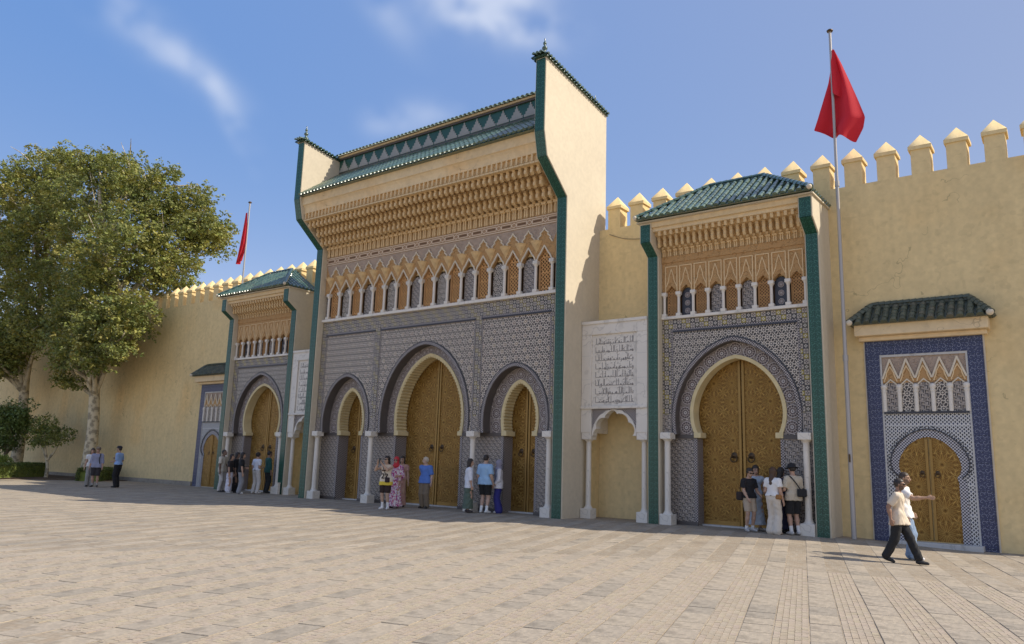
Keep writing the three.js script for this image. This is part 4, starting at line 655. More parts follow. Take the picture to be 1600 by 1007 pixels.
// ------------------------------------------------------------------ flagpoles and flags
function flagpole(x, z, h, label) {
  const t = thing('flagpole', label, 'flagpole', [x, gy(x, z), z], 0, 'silver flagpoles');
  part('pole', join([cyl(0, 0, 0, 4.6, 0.062, 0.056, 14), cyl(0, 0, 4.55, 9.4, 0.05, 0.045, 14), cyl(0, 0, 9.35, h - 0.08, 0.04, 0.036, 14)]), M.steel, t);
  part('pole_collar', cyl(0, 0, 4.5, 4.66, 0.07, 0.07, 14), M.steel, t); part('pole_collar', cyl(0, 0, 9.3, 9.45, 0.06, 0.06, 14), M.steel, t);
  part('pole_cap', join([lathe([[0.001, 0.08], [0.05, 0.075], [0.09, 0.04], [0.075, 0.0], [0.001, 0]], 14).translate(0, h - 0.08, 0)]), M.iron, t);
  part('halyard_cleat', rbox(-0.02, 0.02, 1.9, 2.1, 0.05, 0.10, 0.008), M.iron, t);
  return t;
}
flagpole(14.05, 0.42, 13.98, 'tall silver flagpole between the gate and the blue-framed doorway');
flagpole(-13.55, 0.42, 13.98, 'tall silver flagpole rising behind the gate near the plane trees');
function sheet(rows, nu, zf) {                                  // cloth through rows of [left x, right x, y]
  const P = [], I = [], nv = 40;
  for (let j = 0; j <= nv; j++) { const f = j / nv * (rows.length - 1), k = Math.min(rows.length - 2, Math.floor(f)), t = f - k, L = mix(rows[k][0], rows[k + 1][0], t), R = mix(rows[k][1], rows[k + 1][1], t), yl = mix(rows[k][2], rows[k + 1][2], t), yr = mix(rows[k][3], rows[k + 1][3], t);
    for (let i = 0; i <= nu; i++) { const u = i / nu; P.push(mix(L, R, u), mix(yl, yr, u) - 0.02 * Math.sin(u * 9) * (j / nv), zf(u, j / nv)); } }
  for (let j = 0; j < nv; j++) for (let i = 0; i < nu; i++) { const a = j * (nu + 1) + i, b = a + nu + 1; I.push(a, b, a + 1, a + 1, b, b + 1); }
  const g = new THREE.BufferGeometry(); g.setAttribute('position', new THREE.Float32BufferAttribute(P, 3)); g.setIndex(I); g.computeVertexNormals(); return worldUV(g);
}
{
  const f = part('flag', sheet([[14.06, 14.12, 13.38, 13.40], [14.03, 14.30, 12.95, 12.92], [13.93, 14.48, 12.42, 12.36], [13.75, 14.66, 11.86, 11.78], [13.60, 14.82, 11.40, 11.22], [13.49, 14.76, 11.10, 10.92], [13.78, 14.56, 10.95, 10.55]], 44, (u, v) => 0.36 - 0.02 * v + 0.14 * v * Math.sin(u * 9.5 + 2.2 * v) - 0.10 * v * Math.cos(u * 4.2)), M.red);
  tagged(f, 'flag', 'large red flag hanging open on the pole beside the blue-framed doorway', 'flag', 'red flags');
  const f2 = part('flag', sheet([[14.045, 14.12, 13.30, 13.38], [14.05, 14.22, 12.8, 12.75], [14.06, 14.36, 12.35, 12.2], [14.07, 14.40, 12.03, 11.76]], 18, (u, v) => 0.44 + 0.10 * v * Math.sin(u * 5.5 + 1)), M.red, f);
  f2.name = 'flag_fold';
  const l = part('flag', sheet([[-13.70, -13.56, 13.45, 13.45], [-13.78, -13.52, 12.6, 12.7], [-13.86, -13.48, 11.8, 11.9], [-13.92, -13.60, 11.2, 11.45], [-13.98, -13.80, 10.85, 11.1]], 24, (u, v) => 0.50 + 0.12 * v * Math.sin(u * 11 + 2 * v)), M.red);
  tagged(l, 'flag', 'red flag furled limp on the pole by the plane trees', 'flag', 'red flags');
}

// ------------------------------------------------------------------ trees, shrubs and hedges
const leafMats = [[0.265, 0.28, 0.050], [0.22, 0.25, 0.046], [0.32, 0.305, 0.058], [0.18, 0.215, 0.042]].map((c) => new THREE.MeshPhysicalMaterial({ color: lin(...c), roughness: 0.75, side: THREE.DoubleSide, transmission: 0.35, thickness: 0 }));
const darkLeaf = [[0.11, 0.16, 0.036], [0.125, 0.18, 0.04]].map((c) => new THREE.MeshPhysicalMaterial({ color: lin(...c), roughness: 0.5, side: THREE.DoubleSide, transmission: 0.15, thickness: 0 }));
const barkMat = std(lin(0.64, 0.60, 0.52), { map: barkMap, roughness: 0.9 }), twigMat = std(lin(0.17, 0.13, 0.09), { roughness: 0.95 });
function sprig(n, s, seed) {                                    // a small spray of folded leaves
  reseed(seed); const P = [], I = [];
  for (let k = 0; k < n; k++) {
    const a = rr(0, 6.28), b = rr(-0.9, 1.1), o = V3(rr(-s, s), rr(-s, s), rr(-s, s)).multiplyScalar(0.8), d = V3(Math.cos(a) * Math.cos(b), Math.sin(b) - 0.25, Math.sin(a) * Math.cos(b)).normalize(), u = V3(rr(-1, 1), rr(-0.3, 1), rr(-1, 1)).cross(d).normalize(), w = s * rr(0.38, 0.6), l = s * rr(0.8, 1.3), nrm = d.clone().cross(u);
    const p = (x, y, h) => o.clone().addScaledVector(d, x * l).addScaledVector(u, y * w).addScaledVector(nrm, h * w * 0.3), c = P.length / 3;
    for (const q of [p(0, 0, 0), p(0.35, 0.55, 0.6), p(0.75, 0.35, 0.4), p(1, 0, -0.2), p(0.75, -0.35, 0.4), p(0.35, -0.55, 0.6)]) P.push(q.x, q.y, q.z);
    I.push(c, c + 1, c + 2, c, c + 2, c + 3, c, c + 3, c + 4, c, c + 4, c + 5);
  }
  const g = new THREE.BufferGeometry(); g.setAttribute('position', new THREE.Float32BufferAttribute(P, 3)); g.setIndex(I); g.computeVertexNormals(); return worldUV(g);
}
const sprigs = [sprig(7, 0.20, 301), sprig(7, 0.17, 302), sprig(6, 0.19, 303), sprig(7, 0.16, 304)];
function crown(parent, lobes, perM3, mats, geos, seed, scale = 1) {
  reseed(seed); const sets = mats.map(() => []);
  lobes.forEach(([x, y, z, r], li) => {
    // each lobe: clumps spread over its volume, denser near the shell, leaves gathered in each clump
    const nc = Math.round(16 + r * r * 7);
    for (let c = 0; c < nc; c++) {
      const d = V3(rr(-1, 1), rr(-1, 1), rr(-1, 1)); if (d.lengthSq() > 1) { c--; continue; } d.normalize().multiplyScalar(r * Math.pow(rnd(), 0.4)); d.y *= 0.85;
      const cc = V3(x, y, z).add(d), cr = rr(0.45, 0.95) * Math.min(1, r / 2 + 0.3), nl = Math.round(perM3 * cr * cr), m = Math.floor(Math.pow(rnd(), 0.8) * mats.length);
      for (let k = 0; k < nl; k++) { const q = V3(rr(-1, 1), rr(-1, 1), rr(-1, 1)); if (q.lengthSq() > 1) continue; q.multiplyScalar(cr); q.y *= 0.7; sets[rnd() < 0.75 ? m : Math.floor(rnd() * mats.length)].push([cc.x + q.x, cc.y + q.y, cc.z + q.z]); }
    }
  });
  const m4 = new THREE.Matrix4(), q4 = new THREE.Quaternion(), col = new THREE.Color();
  sets.forEach((s, i) => {
    if (!s.length) return; const im = new THREE.InstancedMesh(geos[i % geos.length], mats[i], s.length); im.name = 'crown';
    s.forEach(([x, y, z], k) => { q4.setFromEuler(new THREE.Euler(rr(-0.5, 0.5), rr(0, 6.28), rr(-0.5, 0.5))); const f = scale * rr(0.75, 1.25); m4.compose(V3(x, y, z), q4, V3(f, f, f)); im.setMatrixAt(k, m4); const t = rr(0.75, 1.25); im.setColorAt(k, col.setRGB(t * rr(0.92, 1.1), t, t * 0.95)); });
    im.userData.kind = 'stuff'; shadows(im); parent.add(im);
  });
}
function planeTree(label, x, z, h, lobes, seed) {
  const t = thing('plane_tree', label, 'tree', [x, 0, z], 0, 'plane trees by the palace wall'); reseed(seed);
  const L = lobes.map(([a, b, c, r]) => [a - x, b, c - z, r]), top = V3(rr(-0.6, 0.6), h * 0.8, rr(-0.5, 0.5));
  const trunkPts = [V3(0, 0, 0), V3(0.08, h * 0.15, 0), V3(-0.15, h * 0.32, 0.1), V3(0.2, h * 0.5, -0.1), V3(0.0, h * 0.66, 0.1), top];
  part('trunk', taper(trunkPts, [0.38, 0.30, 0.26, 0.20, 0.13, 0.05], 12, 5), barkMat, t);
  const tr = new THREE.CatmullRomCurve3(trunkPts);
  L.forEach(([a, b, c, r], i) => {
    const from = tr.getPoint(Math.max(0.32, Math.min(0.85, (b / h) - 0.13 - 0.03 * Math.hypot(a, c) / 3))), to = V3(a, b + r * 0.2, c), m1 = from.clone().lerp(to, 0.4).add(V3(rr(-0.4, 0.4), rr(-0.2, 0.6), rr(-0.4, 0.4))), m2 = from.clone().lerp(to, 0.75).add(V3(rr(-0.5, 0.5), rr(-0.2, 0.5), rr(-0.5, 0.5)));
    const limb = part('limb', taper([from, m1, m2, to], [0.15, 0.11, 0.07, 0.03], 8, 5), barkMat, t);
    for (let k = 0; k < 4; k++) { const s = [m1, m2, m2, to][k], e = to.clone().add(V3(rr(-1, 1), rr(-0.6, 0.9), rr(-1, 1)).multiplyScalar(r * 0.9)); part('branch', taper([s, s.clone().lerp(e, 0.5).add(V3(rr(-0.2, 0.2), rr(0, 0.3), rr(-0.2, 0.2))), e], [0.05, 0.035, 0.012], 6, 4), barkMat, limb); }
  });
  crown(t, L, 60, leafMats, sprigs, seed + 1, 0.96);
  return t;
}
planeTree('tall plane tree with pale trunk beside the uniformed man, crown spreading over the wall', -25.4, 1.2, 18.5, [
  [-23.1, 15.5, -2, 2.3], [-22.6, 14.6, -3, 1.5], [-24.4, 17.0, -1, 1.9], [-26.8, 18.3, 0.4, 1.9], [-24.6, 15.9, 0.2, 2.2], [-23.7, 13.0, -1, 2.5], [-22.0, 11.6, -0.4, 1.5], [-23.4, 12.8, 2, 2.6], [-25.8, 10.6, 1.6, 2.6], [-21.2, 8.9, 1.9, 1.6], [-20.8, 7.2, 2.4, 1.0], [-26.6, 7.6, 2.2, 1.4], [-29.2, 17.0, 1.4, 2.4], [-27.8, 13.6, 1.2, 2.8], [-23.0, 8.6, 2.3, 1.5], [-29.0, 18.9, 1.2, 1.4], [-24.6, 6.9, 3.0, 1.0], [-25.2, 7.6, 2.2, 1.5], [-23.2, 6.8, 2.6, 1.2], [-27.6, 9.3, 1.8, 1.7], [-22.4, 6.4, 3.0, 0.8], [-26.2, 5.8, 2.4, 1.0]], 401);
planeTree('tall plane tree with pale trunk rising behind the clipped hedge and dark shrub', -34.9, 1.2, 20, [
  [-37.0, 19.6, 1.5, 2.6], [-36.7, 18.1, 3, 2.4], [-33.6, 14.8, 2, 2.6], [-36.9, 13.4, 2, 3.2], [-32.6, 9.8, 2, 2.1], [-33.6, 8.2, 3, 1.7], [-32.8, 11.5, 1.5, 2.4], [-41.5, 16.4, 3, 3.6], [-40.3, 10.8, 3, 3.0], [-38.8, 9.2, 3.2, 2.2], [-33.8, 17.2, 1.5, 2.3], [-35.6, 7.0, 2.6, 1.4], [-34.4, 20.2, 1.2, 1.5], [-31.2, 8.6, 2.4, 1.5], [-34.2, 6.8, 3.2, 1.3], [-36.6, 6.6, 3.4, 1.6]], 431);
{
  const t = thing('small_tree', 'small forked citrus tree with rounded crown behind the hedge', 'tree', [-28.0, 0, 2.2]);
  part('trunk', taper([[0, 0, 0], [0.05, 0.6, 0], [-0.05, 1.1, 0.05]], [0.11, 0.085, 0.08], 9), barkMat, t);
  for (const e of [[-0.75, 2.2, 0.3], [0.7, 2.3, -0.3], [0.1, 2.6, 0.4]]) part('limb', taper([[-0.04, 1.0, 0.04], [e[0] * 0.4, 1.5, e[2] * 0.5], e], [0.075, 0.055, 0.025], 8), barkMat, t);
  crown(t, [[-0.7, 2.35, 0.2, 0.7], [0.65, 2.4, -0.2, 0.75], [0, 2.85, 0.2, 0.65], [0.05, 2.2, 0.5, 0.55]], 70, [leafMats[1], leafMats[3], darkLeaf[1]], [sprig(7, 0.13, 311), sprig(7, 0.12, 312), sprig(7, 0.12, 313)], 451, 0.9);
  const d = thing('dark_shrub', 'dense dark evergreen shrub with dark leaves in front of a plane trunk', 'shrub', [-30.6, 0, 3.4]);
  part('trunk', taper([[0, 0, 0], [0.1, 0.9, 0], [0, 1.9, 0.1], [0.1, 3, 0]], [0.13, 0.1, 0.08, 0.04], 9), twigMat, d);
  for (const e of [[-0.9, 2.6, 0.3], [0.9, 2.9, 0.2], [0.2, 3.2, -0.6]]) part('limb', taper([[0.05, 1.3, 0], [e[0] * 0.5, 1.9, e[2] * 0.5], e], [0.07, 0.05, 0.02], 7), twigMat, d);
  crown(d, [[-0.8, 2.9, 0.2, 1.1], [0.7, 3.0, 0.1, 1.0], [0.1, 3.6, 0, 0.95], [-0.2, 2.2, 0.4, 0.8], [1.3, 3.3, 0.2, 0.55], [-1.6, 3.4, 0.6, 0.9], [-1.7, 2.4, 0.7, 0.8]], 75, darkLeaf, [sprig(8, 0.15, 321), sprig(8, 0.14, 322)], 461, 1.0);
}
function hedge(label, x, z, turn, len, dep, h, seed, mats) {
  const t = thing('hedge', label, 'hedge', [x, 0.02, z], turn, 'clipped hedges by the palace wall'); reseed(seed);
  part('hedge_core', rbox(-len / 2, len / 2, 0, h - 0.06, -dep / 2, dep / 2, 0.05), std(lin(0.15, 0.19, 0.04), { roughness: 1 }), t);
  const g = sprig(9, 0.085, seed), g2 = sprig(9, 0.075, seed + 1), n = Math.round(len * 330), m4 = new THREE.Matrix4(), q4 = new THREE.Quaternion(), col = new THREE.Color(); reseed(seed + 7);
  mats.forEach((m, i) => { const im = new THREE.InstancedMesh(i ? g2 : g, m, n); for (let k = 0; k < n; k++) { const top = rnd() < 0.45, x = rr(-len / 2, len / 2), y = top ? h - 0.03 + 0.05 * rnd() : rr(0.04, h), zz = top ? rr(-dep / 2, dep / 2) : (rnd() < 0.85 ? dep / 2 : -dep / 2) + rr(-0.04, 0.04), ex = rnd() < 0.12 ? Math.sign(rnd() - 0.5) * len / 2 : x; q4.setFromEuler(new THREE.Euler(rr(-1, 1), rr(0, 6), rr(-1, 1))); m4.compose(V3(ex, y, rnd() < 0.12 ? rr(-dep / 2, dep / 2) : zz), q4, V3(1, 1, 1)); im.setMatrixAt(k, m4); const s = rr(0.7, 1.3); im.setColorAt(k, col.setRGB(s, s, s)); } im.name = 'hedge_leaves'; im.userData.kind = 'stuff'; shadows(im); t.add(im); });
  return t;
}
hedge('clipped green hedge with bright yellow-green tops, sunlit paving strip along its foot', -27.6, 4.9, -0.93, 7.0, 1.1, 0.74, 501, [leafMats[3], darkLeaf[1]]);
hedge('dark clipped hedge in the shade behind the couple', -24.4, 1.15, -0.62, 3.6, 1.0, 0.62, 511, [leafMats[3], darkLeaf[1]]);
{
  const t = thing('bright_shrub', 'low bright yellow-green shrub showing above the clipped hedge', 'shrub', [-28.6, 0, 4.4]); part('stem', taper([[0, 0, 0], [0.05, 0.4, 0], [0, 0.75, 0]], [0.04, 0.03, 0.015], 6), twigMat, t);
  crown(t, [[-0.4, 0.75, 0, 0.4], [0.4, 0.78, 0.1, 0.42], [0, 0.85, -0.1, 0.36]], 80, [new THREE.MeshPhysicalMaterial({ color: lin(0.20, 0.27, 0.03), roughness: 0.7, side: THREE.DoubleSide, transmission: 0.3, thickness: 0 })], [sprig(8, 0.10, 331)], 471, 0.9);
  const b = part('garden_bed', prism([[-23.4, 0.2], [-24.2, -1.6], [-24.6, -2.6], [-29.8, -7.5], [-50, -9], [-50, 0.2]], 0, 0.05).rotateX(-Math.PI / 2).translate(0, 0.035, 0), std(lin(0.12, 0.085, 0.055), { roughness: 1, map: stoneMap }), scene); b.userData.kind = 'structure';
}

// ------------------------------------------------------------------ people
// A figure is laid out as joints with radii; every garment and the skin are meshed from smooth-joined distance fields.
function surfaceNets(f, lo, hi, c) {
  const n = [0, 1, 2].map((k) => Math.ceil((hi[k] - lo[k]) / c) + 1), [nx, ny, nz] = n, F = new Float32Array(nx * ny * nz), id = (i, j, k) => (k * ny + j) * nx + i;
  for (let k = 0; k < nz; k++) for (let j = 0; j < ny; j++) for (let i = 0; i < nx; i++) F[id(i, j, k)] = f(lo[0] + i * c, lo[1] + j * c, lo[2] + k * c);
  const V = new Int32Array(nx * ny * nz).fill(-1), P = [], I = [], E = [[0, 1], [2, 3], [4, 5], [6, 7], [0, 2], [1, 3], [4, 6], [5, 7], [0, 4], [1, 5], [2, 6], [3, 7]];
  for (let k = 0; k < nz - 1; k++) for (let j = 0; j < ny - 1; j++) for (let i = 0; i < nx - 1; i++) {
    const v = []; let m = 0; for (let q = 0; q < 8; q++) { const d = F[id(i + (q & 1), j + ((q >> 1) & 1), k + (q >> 2))]; v.push(d); if (d < 0) m++; } if (m === 0 || m === 8) continue;
    let x = 0, y = 0, z = 0, w = 0; for (const [a, b] of E) if ((v[a] < 0) !== (v[b] < 0)) { const t = v[a] / (v[a] - v[b]); x += mix(a & 1, b & 1, t); y += mix((a >> 1) & 1, (b >> 1) & 1, t); z += mix(a >> 2, b >> 2, t); w++; }
    V[id(i, j, k)] = P.length / 3; P.push(lo[0] + (i + x / w) * c, lo[1] + (j + y / w) * c, lo[2] + (k + z / w) * c);
  }
  const quad = (a, b, d, e, flip) => { if (a < 0 || b < 0 || d < 0 || e < 0) return; flip ? I.push(a, d, b, a, e, d) : I.push(a, b, d, a, d, e); };
  for (let k = 1; k < nz - 1; k++) for (let j = 1; j < ny - 1; j++) for (let i = 1; i < nx - 1; i++) {
    const s = F[id(i, j, k)] < 0;
    if (s !== F[id(i + 1, j, k)] < 0) quad(V[id(i, j - 1, k - 1)], V[id(i, j, k - 1)], V[id(i, j, k)], V[id(i, j - 1, k)], !s);
    if (s !== F[id(i, j + 1, k)] < 0) quad(V[id(i - 1, j, k - 1)], V[id(i - 1, j, k)], V[id(i, j, k)], V[id(i, j, k - 1)], !s);
    if (s !== F[id(i, j, k + 1)] < 0) quad(V[id(i - 1, j - 1, k)], V[id(i, j - 1, k)], V[id(i, j, k)], V[id(i - 1, j, k)], !s);
  }
  const g = new THREE.BufferGeometry(); g.setAttribute('position', new THREE.Float32BufferAttribute(P, 3)); g.setIndex(I); g.computeVertexNormals(); return g;
}
// a bone: ends, radii, flattening in z
const bone = (a, b, ra, rb = ra, sz = 1) => ({ a, b, ra, rb, sz, l: (b[0] - a[0]) ** 2 + (b[1] - a[1]) ** 2 + (b[2] - a[2]) ** 2 });
function boneD(o, x, y, z) { const px = x - o.a[0], py = y - o.a[1], pz = z - o.a[2], bx_ = o.b[0] - o.a[0], by = o.b[1] - o.a[1], bz = o.b[2] - o.a[2]; let t = o.l ? (px * bx_ + py * by + pz * bz) / o.l : 0; t = t < 0 ? 0 : t > 1 ? 1 : t; const dx = px - bx_ * t, dy = py - by * t, dz = (pz - bz * t) / o.sz; return (Math.sqrt(dx * dx + dy * dy + dz * dz) - mix(o.ra, o.rb, t)) * (o.sz < 1 ? mix(o.sz, 1, 0.5) : 1); }
function field(bones, k) { return (x, y, z) => { let d = 9; for (const b of bones) { const e = boneD(b, x, y, z), h = Math.max(k - Math.abs(d - e), 0) / k; d = Math.min(d, e) - h * h * k * 0.25; } return d; }; }
function bounds(bones, pad) { const lo = [9, 9, 9], hi = [-9, -9, -9]; for (const b of bones) for (const [p, r] of [[b.a, b.ra], [b.b, b.rb]]) for (let k = 0; k < 3; k++) { lo[k] = Math.min(lo[k], p[k] - r - pad); hi[k] = Math.max(hi[k], p[k] + r + pad); } return [lo, hi]; }
function meshField(bones, k, cell, cut, pad = 0.03, wrinkle = 0) {
  const f = field(bones, k), [lo, hi] = bounds(bones, pad);
  return surfaceNets((x, y, z) => { let d = f(x, y, z); if (wrinkle && Math.abs(d) < 0.06) d += wrinkle * (Math.sin(y * 38 + 5 * Math.sin(x * 13 + z * 9)) * 0.5 + (vnoise(x * 17, y * 11, z * 17) - 0.5) * 1.6); return cut ? Math.max(d, cut(x, y, z)) : d; }, lo, hi, cell);
}
const lerp3 = (a, b, t) => [mix(a[0], b[0], t), mix(a[1], b[1], t), mix(a[2], b[2], t)];
function joint(a, b, la, lb, pole) {                            // middle joint of a two-bone limb bent towards pole
  const A = V3(...a), B = V3(...b), d = B.clone().sub(A), L = Math.min(d.length(), (la + lb) * 0.999), u = d.normalize(), x = (la * la - lb * lb + L * L) / (2 * L), h = Math.sqrt(Math.max(0, la * la - x * x)), p = V3(...pole).addScaledVector(u, -V3(...pole).dot(u)).normalize(); const q = A.addScaledVector(u, x).addScaledVector(p, h); return [q.x, q.y, q.z];
}
const cloth = {}; const fabric = (c, rough = 0.9) => (cloth[c.join()] ??= new THREE.MeshPhysicalMaterial({ color: lin(...c), roughness: rough, sheen: 0.3, sheenRoughness: 0.8, sheenColor: lin(0.3, 0.3, 0.3), bumpMap: fineBump, bumpScale: 0.002 }));
const skinMat = new THREE.MeshPhysicalMaterial({ color: 0xffffff, vertexColors: true, roughness: 0.6 }), printMat = new THREE.MeshStandardMaterial({ color: 0xffffff, vertexColors: true, roughness: 0.9 });
function paint(g, fn) { const p = g.attributes.position, c = new Float32Array(p.count * 3); for (let i = 0; i < p.count; i++) { const q = fn(p.getX(i), p.getY(i), p.getZ(i)); c[3 * i] = q[0]; c[3 * i + 1] = q[1]; c[3 * i + 2] = q[2]; } g.setAttribute('color', new THREE.BufferAttribute(c, 3)); return g; }
function stack(list) { return mergeGeometries(list.map((g) => { const q = g.toNonIndexed(); for (const k of Object.keys(q.attributes)) if (!['position', 'normal', 'color'].includes(k)) q.deleteAttribute(k); return q; })); }

function person(label, o) {
  const H = o.h || 1.72, S = H / 1.75, w = o.w || 1, x = o.x, z = o.z, y = gy(x, z) + 0.004;
  const t = thing('person', label, 'person', [x, y, z], o.face || 0, o.group); t.scale.setScalar(S);
  const skin = o.skin || [0.46, 0.28, 0.19], hairC = o.hair || [0.025, 0.018, 0.014], cell = o.cell || 0.017;
  const lean = o.lean || 0, hz = (yy) => lean * (yy - 0.9);      // lean forwards
  const P = (px, py, pz = 0) => [px, py, pz + hz(py)];
  const hip = 0.95, shW = 0.175 * w, hipW = 0.092 * w;
  const J = { pel: P(0, hip), wst: P(0, 1.12), chest: P(0, 1.32), neckB: P(0, 1.47), neckT: P(0, 1.56, 0.015) };
  const hd = o.head || {}; const hc = [J.neckT[0] + (hd.dx || 0), 1.645 + (hd.dy || 0), J.neckT[2] + 0.02 + (hd.dz || 0)];
  const arms = {}, legs = {};
  for (const [k, s] of [['L', 1], ['R', -1]]) {
    const sh = P(s * shW, 1.405, -0.005), wr = o['hand' + k] || [s * 0.27 * (0.5 + 0.5 * w), 0.87, 0.06 + hz(0.87) * 0.5];
    const el = joint(sh, wr, 0.285, 0.26, o['elbow' + k] || [s * 0.35, -0.1, -1]); arms[k] = { sh, el, wr };
    const hp = [s * hipW, hip - 0.01, hz(hip)], an = o['foot' + k] || [s * 0.10, 0.085, -0.02]; legs[k] = { hp, kn: joint(hp, an, 0.44, 0.43, [s * 0.05, 0, 1]), an, dir: (o.toe && o.toe[k]) || [s * 0.22, 0, 1], pitch: (o.heel && o.heel[k]) || 0 };
  }
  // skin: one continuous body, with the head and the hands meshed finer
  const body = [bone(J.pel, J.wst, 0.115 * w, 0.105 * w, 0.72), bone(J.wst, J.chest, 0.105 * w, 0.125 * w, 0.70), bone([-0.09 * w, 1.36, J.chest[2]], [0.09 * w, 1.36, J.chest[2]], 0.085 * w, 0.085 * w, 0.8), bone(J.chest, J.neckB, 0.09 * w, 0.06, 0.9), bone(J.neckB, J.neckT, 0.056, 0.052)];
  for (const k of ['L', 'R']) {
    const a = arms[k], l = legs[k];
    body.push(bone(J.neckB.map((v, i) => mix(v, a.sh[i], 0.3)), a.sh, 0.06, 0.058), bone(a.sh, a.el, 0.053 * w, 0.04 * w), bone(a.el, lerp3(a.el, a.wr, 0.35), 0.04 * w, 0.041 * w), bone(lerp3(a.el, a.wr, 0.35), a.wr, 0.041 * w, 0.026));
    body.push(bone(l.hp, l.kn, 0.085 * w, 0.056 * w), bone(l.kn, lerp3(l.kn, l.an, 0.35), 0.052 * w, 0.056 * w), bone(lerp3(l.kn, l.an, 0.35), l.an, 0.056 * w, 0.036));
  }
  const tint = (px, py, pz) => { const k = 0.94 + 0.12 * vnoise(px * 30, py * 30, pz * 30); return [skin[0] * k, skin[1] * k, skin[2] * k]; };
  const pieces = [paint(meshField(body, 0.035, cell), tint)];
  const turn = hd.turn || 0, tip = hd.tip || 0, ct = Math.cos(turn), stn = Math.sin(turn), cp = Math.cos(tip), sp = Math.sin(tip);
  const toHead = (px, py, pz) => { let X = px - hc[0], Y = py - hc[1], Z = pz - hc[2]; const X1 = X * ct - Z * stn, Z1 = X * stn + Z * ct; return [X1, Y * cp + Z1 * sp, -Y * sp + Z1 * cp]; };   // into the head's own frame, face along +z
  const ell = (X, Y, Z, cx, cy, cz, a, b, c) => { const q = Math.hypot((X - cx) / a, (Y - cy) / b, (Z - cz) / c); return (q - 1) * Math.min(a, b, c); };
  const su = (a, b, k) => { const h = Math.max(k - Math.abs(a - b), 0) / k; return Math.min(a, b) - h * h * k * 0.25; };
  const headF = (px, py, pz) => {
    const [X, Y, Z] = toHead(px, py, pz); let d = ell(X, Y, Z, 0, 0.025, -0.008, 0.076, 0.098, 0.097); d = su(d, ell(X, Y, Z, 0, -0.06, 0.030, 0.053, 0.062, 0.060), 0.04);
    d = su(d, boneD(bone([0, 0.012, 0.088], [0, -0.028, 0.108], 0.008, 0.016), X, Y, Z), 0.02); d = su(d, ell(X, Y, Z, 0, -0.062, 0.086, 0.026, 0.011, 0.012), 0.012);
    d = su(d, ell(X, Y, Z, 0, 0.03, 0.076, 0.052, 0.010, 0.016), 0.02); for (const s of [-1, 1]) { d = su(d, ell(X, Y, Z, s * 0.078, -0.005, -0.005, 0.012, 0.030, 0.019), 0.012); d = Math.max(d, -ell(X, Y, Z, s * 0.031, 0.008, 0.097, 0.016, 0.010, 0.012)); d = Math.min(d, ell(X, Y, Z, s * 0.031, 0.007, 0.078, 0.012, 0.012, 0.012)); }
    return su(d, boneD(bone(J.neckB, [J.neckT[0], J.neckT[1] + 0.03, J.neckT[2]], 0.056, 0.05), px, py, pz), 0.03);
  };
  const hb = 0.15; pieces.push(paint(surfaceNets((a, b, c) => Math.max(headF(a, b, c), 1.50 - b), [hc[0] - hb, 1.49, hc[2] - hb - 0.02], [hc[0] + hb, hc[1] + 0.16, hc[2] + hb + 0.02], 0.0085), (a, b, c) => {
    const [X, Y, Z] = toHead(a, b, c), q = tint(a, b, c); if (Z > 0.06) { if (Math.hypot((Math.abs(X) - 0.031) / 0.013, (Y - 0.008) / 0.008) < 1) return [0.03, 0.02, 0.02]; if (Math.abs(Math.abs(X) - 0.032) < 0.02 && Math.abs(Y - 0.033) < 0.006) return hairC; if (Math.abs(X) < 0.024 && Math.abs(Y + 0.063) < 0.008) return [skin[0] * 0.85, skin[1] * 0.55, skin[2] * 0.55]; }
    if (o.beard && Z > -0.01 && Y < -0.035 + 0.02 * (Math.abs(X) > 0.045) && !(Math.abs(X) < 0.022 && Y > -0.07)) return [mix(q[0], hairC[0], 0.75), mix(q[1], hairC[1], 0.75), mix(q[2], hairC[2], 0.75)]; return q;
  }));
  for (const k of ['L', 'R']) {
    const a = arms[k], s = k === 'L' ? 1 : -1, u = V3(...a.wr).sub(V3(...a.el)).normalize(); if (o['handDir' + k]) u.set(...o['handDir' + k]).normalize();
    let side = V3(0, 0, 1); if (Math.abs(u.z) > 0.8) side = V3(0, 1, 0); side.addScaledVector(u, -side.dot(u)).normalize(); const palmN = side.clone().cross(u).multiplyScalar(s), W0 = V3(...a.wr), at = (f, q, n) => { const v = W0.clone().addScaledVector(u, f).addScaledVector(side, q).addScaledVector(palmN, n); return [v.x, v.y, v.z]; };
    const curl = o['curl' + k] ?? 0.45, fb = [bone(at(-0.03, 0, 0), at(0.02, 0, 0), 0.027, 0.026), bone(at(0.02, 0.018, 0), at(0.075, 0.026, 0), 0.018, 0.014), bone(at(0.02, -0.014, 0), at(0.07, -0.024, 0), 0.017, 0.013), bone(at(0.02, 0, 0), at(0.075, 0, 0), 0.019, 0.015)];
    [[0.029, 0.068], [0.010, 0.078], [-0.010, 0.072], [-0.028, 0.056]].forEach(([q, l]) => { const m = at(0.078 + l * 0.45, q * 1.08, -l * 0.28 * curl), e = at(0.078 + l * (0.95 - 0.35 * curl), q * 1.1, -l * 0.85 * curl); fb.push(bone(at(0.074, q, 0), m, 0.0095, 0.009), bone(m, e, 0.009, 0.0075)); });
    fb.push(bone(at(0.015, 0.024, 0), at(0.05, 0.05, -0.012), 0.012, 0.0105), bone(at(0.05, 0.05, -0.012), at(0.085, 0.052, -0.022), 0.0105, 0.008));
    pieces.push(paint(meshField(fb, 0.010, 0.0068, null, 0.015), tint));
  }
  part('body', stack(pieces), skinMat, t);
  // clothes
  const addCloth = (name, bones, k, mat, cut, wr = 0.006, parent = t, c2 = cell) => part(name, mergeVertices(meshField(bones, k, c2, cut, 0.04, wr)), mat, parent);
  const T = o.top, B = o.bottom;
